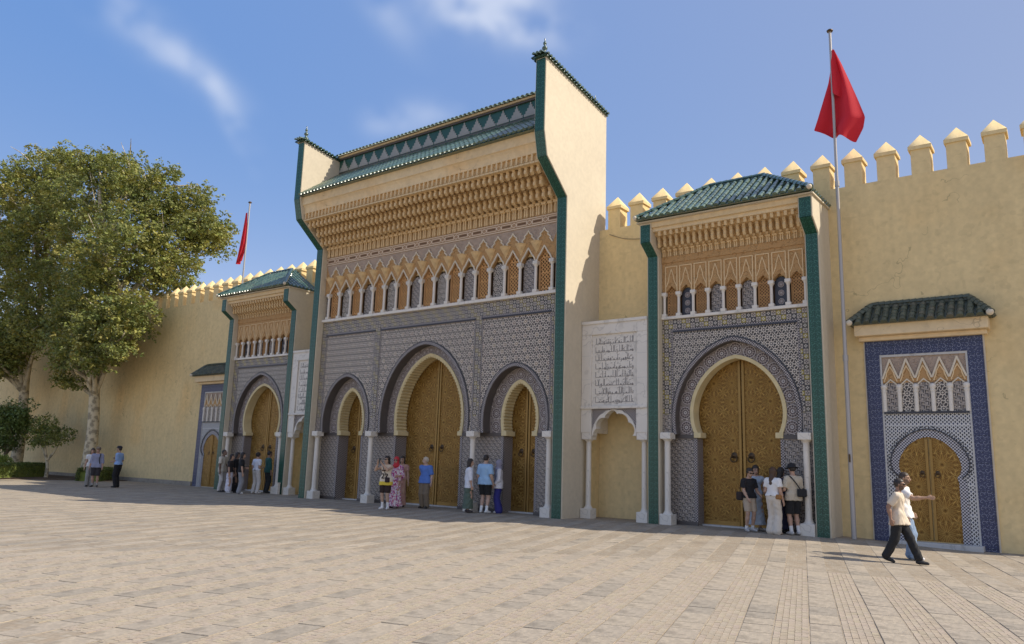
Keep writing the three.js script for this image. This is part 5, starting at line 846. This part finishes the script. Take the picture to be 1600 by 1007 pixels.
  if (T) {
    const r = T.loose || 0.02, hem = T.hem ?? 0.90, bs = [bone([0, hem - 0.04, hz(hem)], J.wst, (0.135 + (T.flare || 0)) * w + r, 0.115 * w + r, 0.74), bone(J.wst, J.chest, 0.113 * w + r, 0.132 * w + r, 0.74), bone([-0.09 * w, 1.36, J.chest[2]], [0.09 * w, 1.36, J.chest[2]], 0.092 * w + r * 0.8, 0.092 * w + r * 0.8, 0.82), bone(J.chest, [0, 1.455, J.neckB[2]], 0.095 * w + r * 0.6, 0.075, 0.9)];
    if (o.bottom) for (const k of ['L', 'R']) { const l = legs[k], rb = (o.bottom.loose || 0.015), f = Math.min(1, Math.max(0, (l.hp[1] - hem + 0.03) / (l.hp[1] - l.kn[1]))); bs.push(bone([l.hp[0], 1.0, l.hp[2]], lerp3(l.hp, l.kn, f), 0.10 * w + rb, 0.116 * w + rb, 1)); }
    const neckY = T.neck ?? 1.495, sl = T.sleeve ?? 0.75, torso = field(bs, 0.045), sleeves = [], all = [...bs];
    for (const k of ['L', 'R']) {
      const a = arms[k], q = [bone(J.neckB.map((v, i) => mix(v, a.sh[i], 0.35)), a.sh, 0.062, 0.064 + r * 0.4)];
      if (sl > 0) q.push(bone(a.sh, lerp3(a.sh, a.el, Math.min(1.12, sl + 0.12)), 0.062 * w + r * 0.5, 0.056 * w + r * (sl <= 1 ? 0.6 : 0.3))); if (sl > 1) q.push(bone(a.el, lerp3(a.el, a.wr, sl - 1), 0.05 + r * 0.3, 0.040 + r * 0.3));
      const e = sl <= 1 ? lerp3(a.sh, a.el, sl) : lerp3(a.el, a.wr, sl - 1 - 0.06), f0 = sl <= 1 ? a.sh : a.el, u = V3(...e).sub(V3(...f0)).normalize(), near = sl <= 1 ? 9 : 0.12;
      sleeves.push({ f: field(q, 0.03), e, u: sl > 0 ? u : V3(Math.sign(a.sh[0]), 0, 0), near, cutAt: sl > 0 ? e : [a.sh[0] * 1.02, a.sh[1], a.sh[2]] }); all.push(...q);
    }
    const [lo, hi] = bounds(all, 0.04), wr0 = T.wr ?? 0.007;
    const geo = surfaceNets((px, py, pz) => {
      let d = Math.max(torso(px, py, pz), hem - py);
      for (const s of sleeves) { const c = s.cutAt, q = (px - c[0]) * s.u.x + (py - c[1]) * s.u.y + (pz - c[2]) * s.u.z, dist = Math.hypot(px - c[0], py - c[1], pz - c[2]), e = Math.max(s.f(px, py, pz), dist < s.near ? q : -9), h = Math.max(0.035 - Math.abs(d - e), 0) / 0.035; d = Math.min(d, e) - h * h * 0.035 * 0.25; }
      if (Math.abs(d) < 0.06) d += wr0 * (Math.sin(py * 38 + 5 * Math.sin(px * 13 + pz * 9)) * 0.5 + (vnoise(px * 17, py * 11, pz * 17) - 0.5) * 1.6);
      return Math.max(d, py - neckY + 0.3 * Math.max(0, pz - J.neckB[2]));
    }, lo, hi, cell);
    const m = part(T.name || 'shirt', mergeVertices(geo), T.print ? printMat : fabric(T.c), t); if (T.print) paint(m.geometry, T.print);
  }
  if (B) {
    const r = B.loose || 0.015, to = B.to ?? 0.09, bs = [], top = B.top ?? 1.03;
    if (B.skirt) { bs.push(bone([0, to - 0.02, mix(legs.L.an[2], legs.R.an[2], 0.5) * 0.8], [0, 0.80, hz(0.8)], B.hemR || 0.2, 0.155 * w, 0.85), bone([0, 0.80, hz(0.8)], [0, top + 0.04, hz(top)], 0.155 * w, 0.12 * w + r * 0.6, 0.78)); }
    else { bs.push(bone([0, 0.93, hz(0.93)], [0, top + 0.03, hz(top)], 0.13 * w + r * 0.6, 0.118 * w + r * 0.5, 0.76)); for (const k of ['L', 'R']) { const l = legs[k]; bs.push(bone(l.hp, l.kn, 0.092 * w + r * 0.8, 0.062 * w + r)); if (to < 0.45) { const f = Math.min(1, (l.kn[1] - to) / Math.max(0.05, l.kn[1] - l.an[1])), e = lerp3(l.kn, l.an, f); bs.push(bone(l.kn, e, 0.060 * w + r, (B.ankle || 0.052) + r)); } } }
    const cut = (px, py, pz) => Math.max(py - top, to < 0.45 || B.skirt ? Math.max((B.skirt ? to : -9) - py, -9) : (B.cutY ?? to) - py); const m = addCloth(B.name || 'trousers', bs, B.skirt ? 0.08 : 0.028, B.print ? printMat : fabric(B.c), cut, B.skirt ? 0.012 : 0.007); if (B.print) paint(m.geometry, B.print);
  }
  for (const k of ['L', 'R']) {
    const l = legs[k], d = V3(...l.dir).normalize(), pt = l.pitch, A = V3(...l.an), sole = pt ? A.y - 0.05 : 0.035, f = (a, yy) => { const q = A.clone().addScaledVector(d, a); return [q.x, yy, q.z]; };
    const bs = [bone(f(-0.045, sole + 0.01 + pt * 0.09), f(0.05, sole + 0.008), 0.036, 0.041), bone(f(0.05, sole + 0.008), f(0.15, sole - 0.005 - pt * 0.04), 0.042, 0.033), bone([A.x, A.y, A.z], f(0.0, sole + 0.02), 0.04, 0.042)];
    addCloth('shoe', bs, 0.03, fabric(o.shoes || [0.03, 0.03, 0.03], 0.6), (px, py) => Math.max(pt ? -9 : 0.002 - py, py - A.y - 0.012), 0, t, 0.012);
    if (o.socks) addCloth('sock', [bone([A.x, A.y - 0.02, A.z], lerp3(l.an, l.kn, o.socks.up || 0.25), 0.044, 0.048)], 0.02, fabric(o.socks.c), null, 0.002, t, 0.013);
  }
  // hair, scarves and hats, in the head's frame
  const inHead = (fn, cell2, lo, hi) => surfaceNets(fn, [hc[0] + lo[0], hc[1] + lo[1], hc[2] + lo[2]], [hc[0] + hi[0], hc[1] + hi[1], hc[2] + hi[2]], cell2);
  const hs = o.style || 'short';
  if (hs !== 'bald') {
    const scarf = hs === 'scarf', thick = scarf ? 0.020 : hs === 'short' ? 0.008 : 0.016;
    const g = inHead((a, b, c) => {
      const [X, Y, Z] = toHead(a, b, c), n = scarf ? 0 : 0.008 * (vnoise(X * 70, Y * 50, Z * 70) - 0.5); let d = ell(X, Y, Z, 0, 0.03, -0.014, 0.078 + thick, 0.10 + thick, 0.098 + thick) + n;
      const line = 0.062 - 0.5 * Math.max(0, Math.abs(X) - 0.045); d = Math.max(d, Math.min(Z - 0.055, 0.04 - Y) > 0 && !scarf ? 0.01 : -9);
      if (scarf) { d = su(d, boneD(bone([0, -0.09, -0.01], [0, -0.17, -0.01], 0.088, 0.13), X, Y, Z), 0.05); const face = ell(X, Y, Z, 0, -0.012, 0.11, 0.058, 0.082, 0.055); return Math.max(d, -face); }
      const open = Math.max(Math.min(Z - 0.025 - 0.5 * Math.max(0, -Y), line - Y), -9); d = Math.max(d, open); d = Math.max(d, Z > 0.0 ? -0.02 - Y + 0.0 * X : -9);
      if (hs === 'short') d = Math.max(d, -0.055 - Y); else if (hs === 'long' || hs === 'bob') { const e = hs === 'bob' ? -0.13 : -0.30; d = su(d, boneD(bone([0, 0.0, -0.06], [0, e, hs === 'bob' ? -0.085 : -0.135], 0.078, hs === 'bob' ? 0.085 : 0.07, 0.55), X, Y, Z) + n, 0.04); for (const s of [-1, 1]) d = su(d, boneD(bone([s * 0.075, 0.03, -0.02], [s * 0.075, hs === 'bob' ? -0.11 : -0.20, -0.03], 0.028, 0.022), X, Y, Z) + n, 0.02); } else if (hs === 'bun') { d = Math.max(d, -0.06 - Y); d = su(d, ell(X, Y, Z, 0, 0.06, -0.12, 0.04, 0.04, 0.04), 0.02); } return d;
    }, 0.0105, [-0.17, -0.42, -0.26], [0.17, 0.18, 0.18]);
    part(scarf ? 'headscarf' : 'hair', g, scarf ? fabric(o.scarf) : fabric(hairC, 0.55), t);
  }
  const headPiece = (name, geo, mat) => { const m = part(name, geo, mat, t, hc); m.rotation.set(tip, turn, 0, 'YXZ'); return m; };
  if (o.cap) { headPiece('cap', join([lathe([[0.098, 0.045], [0.103, 0.075], [0.095, 0.115], [0.06, 0.143], [0.001, 0.15]], 20).scale(1, 1, 1.1).translate(0, 0, -0.008), new THREE.CylinderGeometry(0.085, 0.085, 0.012, 20, 1, false, -1.57, 3.14).scale(1, 1, 1.15).translate(0, 0.048, 0.06)]), fabric(o.cap)); }
  if (o.hat) { headPiece('sun_hat', lathe([[0.175, 0.040], [0.17, 0.050], [0.11, 0.062], [0.106, 0.10], [0.098, 0.145], [0.06, 0.162], [0.001, 0.165]], 22).scale(1, 1, 1.06), fabric(o.hat)); }
  if (o.glasses) headPiece('sunglasses', join([rbox(-0.062, -0.008, -0.010, 0.026, 0.092, 0.108, 0.006), rbox(0.008, 0.062, -0.010, 0.026, 0.092, 0.108, 0.006), box(-0.01, 0.01, 0.012, 0.018, 0.100, 0.106), box(-0.083, -0.060, 0.012, 0.020, 0.0, 0.098), box(0.060, 0.083, 0.012, 0.020, 0.0, 0.098)]), std(lin(0.015, 0.013, 0.012), { roughness: 0.15 }));
  if (o.extra) o.extra(t, { arms, legs, J, hc, cell, addCloth });
  return t;
}
const strap = (t, name, pts, c, r = 0.012) => part(name, tube(pts, r, 6, 18), fabric(c), t);
const bag = (t, name, x, y, z, w, h, d, c, turn = 0) => { const m = part(name, rbox(-w / 2, w / 2, -h / 2, h / 2, -d / 2, d / 2, Math.min(d, w) * 0.3, 3), fabric(c), t, [x, y, z]); m.rotation.y = turn; return m; };
const belt = (t, c, y, w = 1, rx = 0.142, rz = 0.108) => part('belt', join([new THREE.TorusGeometry(1, 0.10, 6, 28).rotateX(Math.PI / 2).scale(rx * w, 0.16, rz * w)]), fabric(c), t, [0, y, 0]);

// two men walking past the small doorway (towards +x)
const WALK = 'men walking past the doorway';
person('bearded man in sunglasses, cream short-sleeved shirt and black trousers, walking with long stride', { x: 15.86, z: 4.42, h: 1.61, face: Math.PI / 2 + 0.05, lean: 0.05, skin: [0.30, 0.17, 0.11], beard: true, glasses: true, style: 'short', group: WALK, w: 1.02, cell: 0.014,
  footL: [0.07, 0.09, 0.36], footR: [-0.07, 0.125, -0.27], heel: { R: 0.9, L: 0 }, toe: { L: [0.05, 0, 1], R: [-0.05, 0, 1] }, handR: [-0.27, 0.92, -0.10], elbowR: [-0.2, 0, -1], handL: [0.25, 0.95, 0.10], head: { turn: 0.05, tip: 0.05 },
  top: { c: [0.66, 0.56, 0.43], sleeve: 0.85, hem: 0.80, loose: 0.035, flare: 0.015, wr: 0.010 }, bottom: { c: [0.016, 0.016, 0.017], loose: 0.03, ankle: 0.055, to: 0.14 }, shoes: [0.012, 0.012, 0.013] });
person('man in white T-shirt and light blue jeans walking and pointing ahead with one arm', { x: 15.80, z: 3.50, h: 1.73, face: Math.PI / 2 - 0.05, lean: 0.03, skin: [0.42, 0.26, 0.17], beard: true, style: 'short', hair: [0.05, 0.032, 0.02], group: WALK, cell: 0.014,
  footL: [0.08, 0.09, 0.06], footR: [-0.07, 0.085, 0.18], toe: { L: [0.05, 0, 1], R: [-0.05, 0, 1] }, handR: [-0.18, 1.27, 0.50], elbowR: [-0.4, -1, 0], handDirR: [0.05, 0.0, 1], curlR: 0.2, handL: [0.24, 0.93, 0.10],
  top: { c: [0.78, 0.75, 0.70], sleeve: 0.8, hem: 0.84, loose: 0.03, wr: 0.010 }, bottom: { c: [0.22, 0.30, 0.42], loose: 0.03, ankle: 0.065 }, shoes: [0.78, 0.76, 0.74] });

// group looking at the right-hand gate
const RG = 'visitors at the gate beside the flagpole';
const N = Math.PI;                                             // facing the wall
person('woman in black top and beige shorts with shoulder bag, looking down', { x: 11.62, z: 1.05, h: 1.62, face: 0.95, skin: [0.46, 0.29, 0.20], style: 'bun', glasses: true, group: RG, head: { tip: 0.3, dz: 0.03 }, handL: [0.20, 1.02, 0.26], handR: [-0.18, 0.92, 0.20], top: { c: [0.016, 0.016, 0.018], sleeve: 0.7, hem: 0.93, loose: 0.022 }, bottom: { c: [0.46, 0.37, 0.27], to: 0.56, cutY: 0.56, name: 'shorts', loose: 0.03 }, shoes: [0.45, 0.44, 0.42], socks: { c: [0.75, 0.74, 0.7], up: 0.15 },
  extra: (t) => { bag(t, 'shoulder_bag', -0.24, 0.98, -0.10, 0.14, 0.24, 0.22, [0.03, 0.02, 0.018]); strap(t, 'bag_strap', [[-0.22, 1.08, -0.12], [-0.17, 1.42, -0.11], [-0.12, 1.49, -0.02], [-0.16, 1.40, 0.10], [-0.23, 1.08, -0.04]], [0.03, 0.02, 0.018]); } });
person('dark-haired woman in long pale blue sleeveless dress, half behind the others', { x: 11.62, z: 0.55, h: 1.70, face: 0.6, style: 'bob', group: RG, head: { tip: 0.25 }, handL: [0.18, 1.05, 0.22], top: { c: [0.42, 0.48, 0.54], sleeve: 0.25, hem: 0.98, loose: 0.015, name: 'dress_bodice' }, bottom: { c: [0.42, 0.48, 0.54], skirt: true, to: 0.16, hemR: 0.26, top: 1.02, name: 'dress_skirt' }, shoes: [0.3, 0.25, 0.2] });
person('long-haired woman seen from behind in white T-shirt and cream trousers, tan bag at her hip', { x: 12.33, z: 1.25, h: 1.66, face: N - 0.25, style: 'long', hair: [0.075, 0.038, 0.018], group: RG, handL: [0.16, 1.08, 0.24], handR: [-0.27, 0.88, 0.04], top: { c: [0.78, 0.76, 0.73], sleeve: 0.6, hem: 1.0, loose: 0.04, flare: 0.01 }, bottom: { c: [0.68, 0.60, 0.49], loose: 0.035, ankle: 0.085, to: 0.06, top: 1.05 }, shoes: [0.35, 0.25, 0.18],
  extra: (t) => { belt(t, [0.22, 0.20, 0.19], 1.02, 1, 0.158, 0.125); bag(t, 'hip_bag', -0.20, 0.99, -0.06, 0.16, 0.13, 0.12, [0.34, 0.16, 0.05]); } });
person('woman in dark navy long dress standing behind the woman in cream trousers', { x: 12.32, z: 0.62, h: 1.66, face: N - 0.5, style: 'bob', group: RG, top: { c: [0.02, 0.02, 0.05], sleeve: 1.6, hem: 0.98, loose: 0.02, name: 'dress_bodice' }, bottom: { c: [0.02, 0.02, 0.05], skirt: true, to: 0.10, hemR: 0.22, name: 'dress_skirt' }, shoes: [0.02, 0.02, 0.02] });
person('man in black bucket hat, beige T-shirt and black shorts with a sling bag', { x: 12.76, z: 0.98, h: 1.74, face: N + 0.85, hat: [0.018, 0.018, 0.02], group: RG, head: { tip: 0.15 }, handR: [-0.15, 1.12, 0.28], handL: [0.20, 1.10, 0.24], top: { c: [0.52, 0.45, 0.34], sleeve: 0.85, hem: 0.86, loose: 0.04 }, bottom: { c: [0.015, 0.015, 0.016], to: 0.52, cutY: 0.52, name: 'shorts', loose: 0.035 }, shoes: [0.5, 0.48, 0.45], socks: { c: [0.7, 0.68, 0.65], up: 0.3 },
  extra: (t) => { strap(t, 'bag_strap', [[-0.19, 1.04, -0.14], [0.0, 1.28, -0.17], [0.13, 1.47, -0.08], [0.13, 1.46, 0.06], [0.02, 1.28, 0.16]], [0.02, 0.02, 0.02], 0.015); bag(t, 'sling_bag', -0.13, 1.06, -0.19, 0.24, 0.20, 0.10, [0.02, 0.02, 0.022]); } });

// group by the left column of the great doorway
const MG = 'visitors before the great central gate';
const font = await new FontLoader().loadAsync('fonts/droid/droid_sans_bold.typeface.json');
person('woman in cream and yellow number jersey holding up a phone, dark shorts, white boots', { x: 0.47, z: 3.55, h: 1.68, face: 0.35, skin: [0.50, 0.33, 0.23], style: 'bob', glasses: true, group: MG, head: { turn: -0.35 }, handR: [-0.20, 1.52, 0.30], elbowR: [-0.7, -1, 0.2], handL: [-0.02, 1.50, 0.32], elbowL: [0.6, -1, 0.3], curlL: 0.8, curlR: 0.8,
  top: { c: [0.7, 0.6, 0.4], sleeve: 0, hem: 0.80, loose: 0.035, name: 'jersey', print: (a, b) => (b < 0.93 ? [0.70, 0.52, 0.06] : b > 1.38 ? [0.62, 0.50, 0.36] : [0.74, 0.64, 0.50]) }, bottom: { c: [0.035, 0.020, 0.016], to: 0.55, cutY: 0.55, name: 'shorts', loose: 0.035, top: 0.98 }, shoes: [0.80, 0.78, 0.75], socks: { c: [0.80, 0.78, 0.75], up: 0.55 },
  extra: (t, { hc }) => { const num = new TextGeometry('22', { font, size: 0.17, depth: 0.008, curveSegments: 3 }); num.translate(-0.125, 1.02, 0.152); part('jersey_number', join([num]), fabric([0.03, 0.018, 0.015]), t); part('jersey_lettering', join([box(-0.11, 0.11, 1.27, 1.31, 0.145, 0.163)]), fabric([0.10, 0.05, 0.03]), t); part('phone', rbox(-0.15, -0.07, 1.54, 1.70, 0.345, 0.357, 0.005), std(lin(0.02, 0.02, 0.022), { roughness: 0.2 }), t); bag(t, 'waist_bag', 0.12, 0.98, 0.17, 0.16, 0.17, 0.07, [0.03, 0.018, 0.02]); strap(t, 'bag_strap', [[0.1, 1.05, 0.17], [-0.02, 1.28, 0.16], [-0.14, 1.47, 0.04], [-0.12, 1.45, -0.06]], [0.03, 0.02, 0.02], 0.01); } });
const floral = (a, b, c) => { const n = vnoise(a * 26, b * 20, c * 26), m = vnoise(a * 44 + 7, b * 36, c * 44); return n > 0.60 ? [0.42, 0.05, 0.20] : m > 0.66 ? [0.30, 0.10, 0.28] : n < 0.28 ? [0.60, 0.16, 0.20] : [0.72, 0.66, 0.66]; };
person('woman in long white dress printed pink and purple, with red headscarf', { x: 0.20, z: 2.85, h: 1.66, face: 0.45, style: 'scarf', scarf: [0.50, 0.035, 0.045], glasses: true, group: MG, handL: [0.16, 1.10, 0.22], top: { sleeve: 1.5, hem: 0.95, loose: 0.035, c: [0.7, 0.6, 0.6], name: 'dress_bodice', print: floral }, bottom: { skirt: true, to: 0.06, hemR: 0.27, top: 1.0, c: [0.7, 0.6, 0.6], name: 'dress_skirt', print: floral }, shoes: [0.10, 0.06, 0.05] });
person('dark-haired woman in long dusty pink dress behind the printed dress', { x: -0.08, z: 2.30, h: 1.68, face: 0.5, style: 'bob', group: MG, skin: [0.40, 0.25, 0.17], top: { sleeve: 0.5, hem: 0.95, loose: 0.02, c: [0.42, 0.24, 0.19], name: 'dress_bodice' }, bottom: { skirt: true, to: 0.06, hemR: 0.20, c: [0.42, 0.24, 0.19], name: 'dress_skirt' }, shoes: [0.05, 0.03, 0.03] });
person('grey-haired man in bright blue T-shirt and khaki trousers standing alone', { x: 0.80, z: 2.05, h: 1.68, face: 0.15, skin: [0.52, 0.35, 0.26], hair: [0.52, 0.44, 0.33], style: 'short', group: MG, head: { turn: -0.9 }, w: 1.06, handR: [-0.22, 0.98, -0.10], handL: [0.29, 0.88, 0.05], top: { c: [0.10, 0.20, 0.52], sleeve: 0.9, hem: 0.86, loose: 0.045, flare: 0.01 }, bottom: { c: [0.20, 0.155, 0.105], loose: 0.035, ankle: 0.06 }, shoes: [0.03, 0.028, 0.025] });
person('dark-haired woman in loose white shirt and long green skirt, seen from behind', { x: 2.90, z: 2.25, h: 1.66, face: N - 0.75, style: 'bob', group: MG, handL: [0.26, 0.90, 0.06], top: { c: [0.72, 0.73, 0.76], sleeve: 1.35, hem: 0.80, loose: 0.045, flare: 0.02, name: 'shirt' }, bottom: { skirt: true, to: 0.12, hemR: 0.22, c: [0.10, 0.135, 0.10], name: 'skirt' }, shoes: [0.04, 0.03, 0.03] });
person('young man in light blue T-shirt and black shorts, seen from behind', { x: 3.40, z: 2.05, h: 1.80, face: N + 0.1, style: 'short', group: MG, w: 1.05, skin: [0.50, 0.33, 0.24], handR: [-0.25, 0.90, 0.08], handL: [0.27, 0.88, 0.06], top: { c: [0.30, 0.47, 0.66], sleeve: 0.85, hem: 0.86, loose: 0.04 }, bottom: { c: [0.014, 0.015, 0.014], to: 0.55, cutY: 0.55, name: 'shorts', loose: 0.035 }, shoes: [0.62, 0.62, 0.60], socks: { c: [0.78, 0.77, 0.75], up: 0.3 } });
person('woman in patterned grey headscarf, white cardigan and blue trousers', { x: 3.58, z: 1.55, h: 1.64, face: -0.95, style: 'scarf', scarf: [0.30, 0.28, 0.34], group: MG, handL: [0.22, 0.92, 0.16], top: { c: [0.70, 0.68, 0.70], sleeve: 1.85, hem: 0.82, loose: 0.03, name: 'cardigan' }, bottom: { c: [0.035, 0.035, 0.20], loose: 0.045, ankle: 0.09, to: 0.05 }, shoes: [0.55, 0.54, 0.52], extra: (t) => { part('blouse', rbox(-0.06, 0.06, 0.86, 1.42, 0.10, 0.155, 0.02), fabric([0.20, 0.19, 0.26]), t); } });

// group at the far gate
const LG = 'visitors at the gate near the plane trees';
person('man in open cream shirt and pale trousers looking up at the far gate', { x: -11.05, z: 2.15, h: 1.76, face: 2.0, skin: [0.20, 0.12, 0.08], style: 'short', group: LG, head: { tip: -0.3 }, top: { c: [0.60, 0.55, 0.45], sleeve: 0.8, hem: 0.84, loose: 0.03 }, bottom: { c: [0.55, 0.52, 0.48], loose: 0.025 }, shoes: [0.04, 0.04, 0.04], cell: 0.02 });
person('woman dressed all in black between the two men at the far gate', { x: -10.35, z: 1.95, h: 1.66, face: 2.3, style: 'bob', group: LG, skin: [0.25, 0.15, 0.10], top: { c: [0.015, 0.014, 0.014], sleeve: 1.2, hem: 0.9, loose: 0.02 }, bottom: { skirt: true, to: 0.08, hemR: 0.2, c: [0.015, 0.014, 0.015], name: 'skirt' }, shoes: [0.02, 0.02, 0.02], cell: 0.02 });
person('long-haired woman in black T-shirt and grey trousers at the far gate', { x: -9.45, z: 2.30, h: 1.66, face: 2.6, style: 'long', group: LG, handL: [0.15, 1.1, 0.2], top: { c: [0.014, 0.014, 0.015], sleeve: 0.8, hem: 0.92, loose: 0.035 }, bottom: { c: [0.27, 0.27, 0.28], loose: 0.035, ankle: 0.07 }, shoes: [0.7, 0.7, 0.68], cell: 0.02 });
person('woman in long white skirt half hidden behind the woman in grey trousers', { x: -10.15, z: 2.35, h: 1.58, face: 2.2, style: 'bob', group: LG, top: { c: [0.03, 0.025, 0.025], sleeve: 0.8, hem: 0.95 }, bottom: { skirt: true, to: 0.08, hemR: 0.17, c: [0.66, 0.64, 0.70], name: 'skirt' }, shoes: [0.5, 0.5, 0.5], cell: 0.02 });
person('woman in white T-shirt with dark belt and white jeans at the far gate', { x: -9.38, z: 1.60, h: 1.68, face: N + 0.1, style: 'bun', group: LG, handR: [-0.12, 1.12, 0.2], handL: [0.14, 1.12, 0.2], footL: [0.13, 0.085, -0.02], footR: [-0.13, 0.085, 0], top: { c: [0.68, 0.70, 0.76], sleeve: 0.7, hem: 1.0, loose: 0.03 }, bottom: { c: [0.60, 0.58, 0.55], loose: 0.025, top: 1.04 }, shoes: [0.75, 0.74, 0.72], cell: 0.02, extra: (t) => belt(t, [0.02, 0.02, 0.02], 1.01, 1, 0.15, 0.118) });
person('man in dark green shirt and dark trousers by the far brass door', { x: -9.65, z: 0.85, h: 1.76, face: N - 0.3, group: LG, skin: [0.25, 0.15, 0.10], top: { c: [0.02, 0.09, 0.075], sleeve: 1.7, hem: 0.86, loose: 0.03 }, bottom: { c: [0.02, 0.025, 0.025], loose: 0.025 }, shoes: [0.02, 0.02, 0.02], cell: 0.02 });

// three people on the pavement near the hedge
person('uniformed man in light blue shirt, black trousers and dark cap, gesturing', { x: -16.05, z: 4.15, h: 1.80, face: -0.9, skin: [0.38, 0.24, 0.16], cap: [0.02, 0.02, 0.03], w: 1.05, handR: [-0.24, 1.22, 0.22], elbowR: [-0.5, -1, 0], handL: [0.02, 1.10, 0.26], top: { c: [0.26, 0.40, 0.66], sleeve: 0.85, hem: 0.98, loose: 0.03 }, bottom: { c: [0.012, 0.012, 0.014], loose: 0.03, top: 1.04 }, shoes: [0.012, 0.012, 0.012], cell: 0.02, extra: (t) => belt(t, [0.01, 0.01, 0.01], 1.02, 1.05, 0.148, 0.116) });
person('man in cap, grey-blue shirt and dark shorts with a backpack strap', { x: -16.85, z: 4.72, h: 1.74, face: 0.9, cap: [0.22, 0.17, 0.12], skin: [0.45, 0.28, 0.2], handL: [0.26, 0.88, 0.1], top: { c: [0.26, 0.27, 0.36], sleeve: 1.4, hem: 0.86, loose: 0.03 }, bottom: { c: [0.030, 0.026, 0.028], to: 0.50, cutY: 0.50, name: 'shorts', loose: 0.035 }, shoes: [0.06, 0.055, 0.05], socks: { c: [0.4, 0.38, 0.36], up: 0.2 }, cell: 0.02, extra: (t) => { strap(t, 'backpack_strap', [[0.1, 1.45, -0.10], [0.13, 1.46, 0.08], [0.12, 1.25, 0.15], [0.14, 1.0, 0.10]], [0.02, 0.02, 0.02], 0.02); bag(t, 'backpack', 0, 1.22, -0.20, 0.28, 0.40, 0.15, [0.02, 0.02, 0.022]); } });
person('dark-haired woman in white top and grey trousers beside the man with backpack', { x: -17.45, z: 4.68, h: 1.68, face: 1.1, style: 'bob', top: { c: [0.68, 0.67, 0.65], sleeve: 0.5, hem: 0.92, loose: 0.025 }, bottom: { c: [0.30, 0.29, 0.27], loose: 0.03, ankle: 0.07 }, shoes: [0.03, 0.03, 0.03], cell: 0.02 });

// small things
{
  const t = thing('bollard', 'short white stone post standing against the far gate pilaster', 'post', [-8.62, gy(-8.62, 1.0), 1.02]); part('post', rbox(-0.07, 0.07, 0, 0.46, -0.06, 0.06, 0.015), M.marble, t); part('post_cap', rbox(-0.08, 0.08, 0.44, 0.48, -0.07, 0.07, 0.01), M.marble, t);
  const c = part('wall_cable', tube([[6.6, 9.30, -0.17], [7.2, 9.06, -0.15], [7.9, 8.96, -0.15], [8.5, 8.98, -0.17]], 0.012, 6, 24), std(lin(0.25, 0.19, 0.12), { roughness: 0.9 })); tagged(c, 'wall_cable', 'thin cable sagging across the wall beside the great gate', 'cable');
}
renderer.render(scene, camera);
